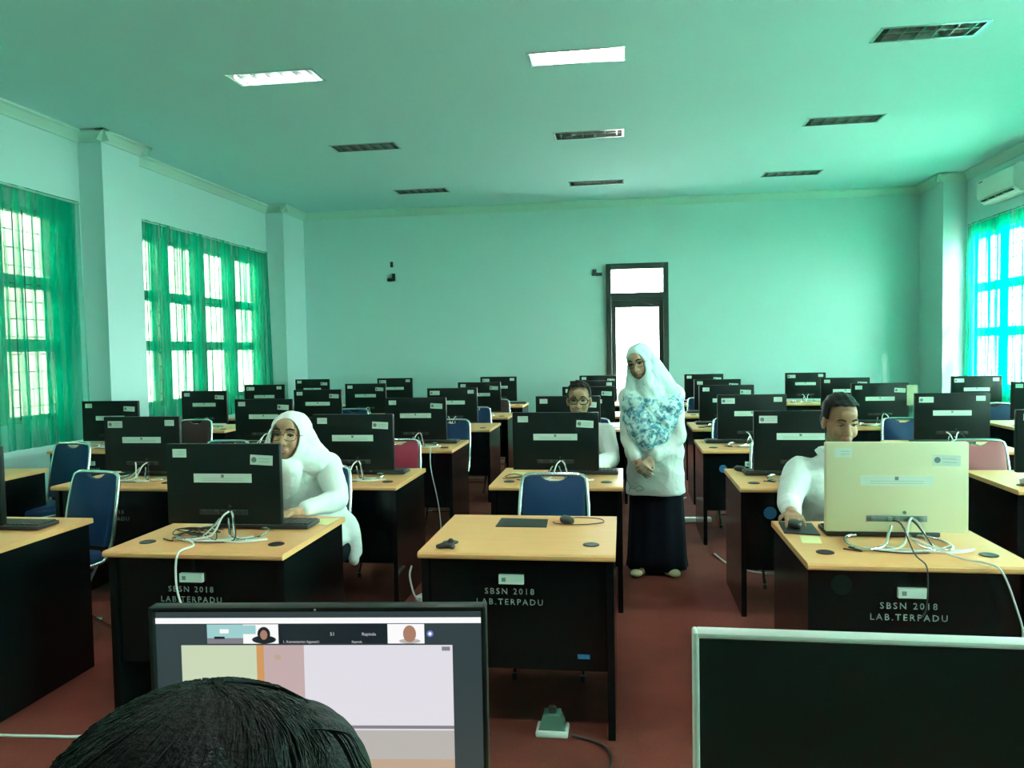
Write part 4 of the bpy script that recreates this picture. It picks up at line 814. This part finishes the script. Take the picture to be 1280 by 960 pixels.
ui('shared_video', 228, 806, 322, 960, 'cream'); ui('shared_video', 322, 806, 331, 960, 'orange'); ui('shared_video', 331, 806, 381, 960, 'pink'); ui('shared_video', 381, 806, 564, 1010, 'lilac')
ui('shared_video', 381, 906, 564, 910, 'line', 2); ui('shared_video', 381, 912, 564, 948, 'low', 2); ui('shared_video', 381, 948, 564, 1010, 'tan', 2); ui('video_control', 551, 808, 561, 813, 'line', 2); ui('video_detail', 345, 818, 352, 824, 'tan', 2)
def scr_text(body, x, y, s):
    me = text_mesh(body, s*S_, .0001); link('caption', me, E_['txt'], scr, ((x-398)*S_, -.0072, z1-(y-757)*S_), (R(90), 0, 0))
scr_text('51', 417, 794, 6); scr_text('Rapinda', 462, 794, 5.5); scr_text('1. Kementerian Agama', 376, 803, 4.5); scr_text('Rapinda', 447, 803, 4); scr_text('51', 399, 803, 4)
front_monitor('silver edged monitor with a dark blank screen, nearest right', (.378, 1.118, DH), R(-.4), .57, 1.157, .0085, 'whitep', False)
fc = copy_tree(pc['blue']); fc.location = (-.27, .16, 0); fc.rotation_euler = (0, 0, R(180)); fc['label'] = 'chair under the dark haired person nearest the camera'
def foreground_person():
    base = (-.27, .4, 0); r = thing('person', 'dark haired person seen from behind before the lit monitor', 'person', base); inv = Matrix.Translation(-Vector(base)); v = lambda x, y, z: inv @ Vector((x, y, z))
    H = inv @ headmtx((-.258, .455, 1.222), 140, 6, 2, .87); b = MB(); head_prims(b, H); sh = (v(-.45, .4, .94), v(-.09, .4, .94)); body_seated(b, sh, v(-.27, .43, 1.04), v(-.27, .3, .54), H, True, -1)
    A = [(sh[0], v(-.52, .64, .82), v(-.4, .9, .79)), (sh[1], v(-.02, .64, .82), v(-.16, .9, .79))]
    for a, e, w in A: b.cap(a, e, .048, .038); b.cap(e, w, .038, .026)
    hand_prims(b, A[0][2], (.2, .9, 0), (0, 0, 1), None, 1, 16, thumb=-1); hand_prims(b, A[1][2], (-.2, .9, 0), (0, 0, 1), None, 1, 16, thumb=1)
    link('body', remesh(b, .006, 5), M['skin_dark'], r); shirt(r, sh, A, v(-.27, .3, .54), (.08, .08), 'trouser', 12)
    t = MB()
    for s in (-1, 1): h = v(-.27, .3, .54)+Vector((s*.09, 0, 0)); kn = h+Vector((s*.02, .4, .02)); t.cap(h, kn, .095, .075); t.cap(kn, Vector((kn.x, kn.y-.06, .08)), .075, .06)
    link('trousers', remesh(t, .01, 4), M['trouser'], r); face_parts(r, H)
    hb = MB(); hb.sphere((0, .016, .04), (.098, .112, .098), mtx=H, nu=28, nv=20); hb.sphere((0, .04, -.01), (.092, .092, .1), mtx=H); hb.sphere((0, -.03, .05), (.085, .075, .07), mtx=H)
    I = H.inverted()
    def cut(co):
        p = I @ co
        if p.y < -.045: return p.z < .025
        if p.y < .015: return p.z < .0
        return p.z < -.085
    me = remesh(hb, .005, 4, cut, .004, 2); ripple(me, lambda c: .0006*np.sin(c[:, 0]*300+9*np.sin(c[:, 1]*30))+.0025*np.sin(c[:, 0]*45+c[:, 1]*38)); hair = link('hair', me, M['hair'], r)
    rnd = random.Random(5); s = MB()
    for i in range(900):
        th = rnd.uniform(-2.9, 2.9); ph = rnd.uniform(.05, .5); P = []
        for j in range(7):
            a = ph+(1.25)*j/6*rnd.uniform(.9, 1.1); k = 1.02+.012*rnd.random()+(.05*(j/6)**2 if rnd.random() < .15 else 0)
            P.append(H @ Vector((.1*k*math.sin(a)*math.sin(th+.1*j), .018+.114*k*math.sin(a)*math.cos(th+.1*j), .042+.1*k*math.cos(a))))
        s.tube(P, [.0006]*5+[.0005, .0003], 4)
    for i in range(12):
        q = rnd.uniform(-.006, .006); P = [v(-.19+q, .46, 1.322), v(-.178+q, .463, 1.318), v(-.170+q*.5, .466, 1.30+q), v(-.168+q*1.5, .468, 1.285), v(-.178-q*2, .468, 1.27), v(-.19+q, .465, 1.255)]
        s.tube(spline(P, 4), .0005, 4)
    obj('hair_strand', s, M['hair'], r)['kind'] = 'stuff'
foreground_person()
# cream paper stuck on the right edge of a monitor
pn = obj('paper_note', MB().box((0, 0, 0), (.1, .003, .2), .001), M['notecream'], mon_of['E4'], (.30, -.02, .29)); pn['label'] = 'cream paper stuck to the monitor edge'
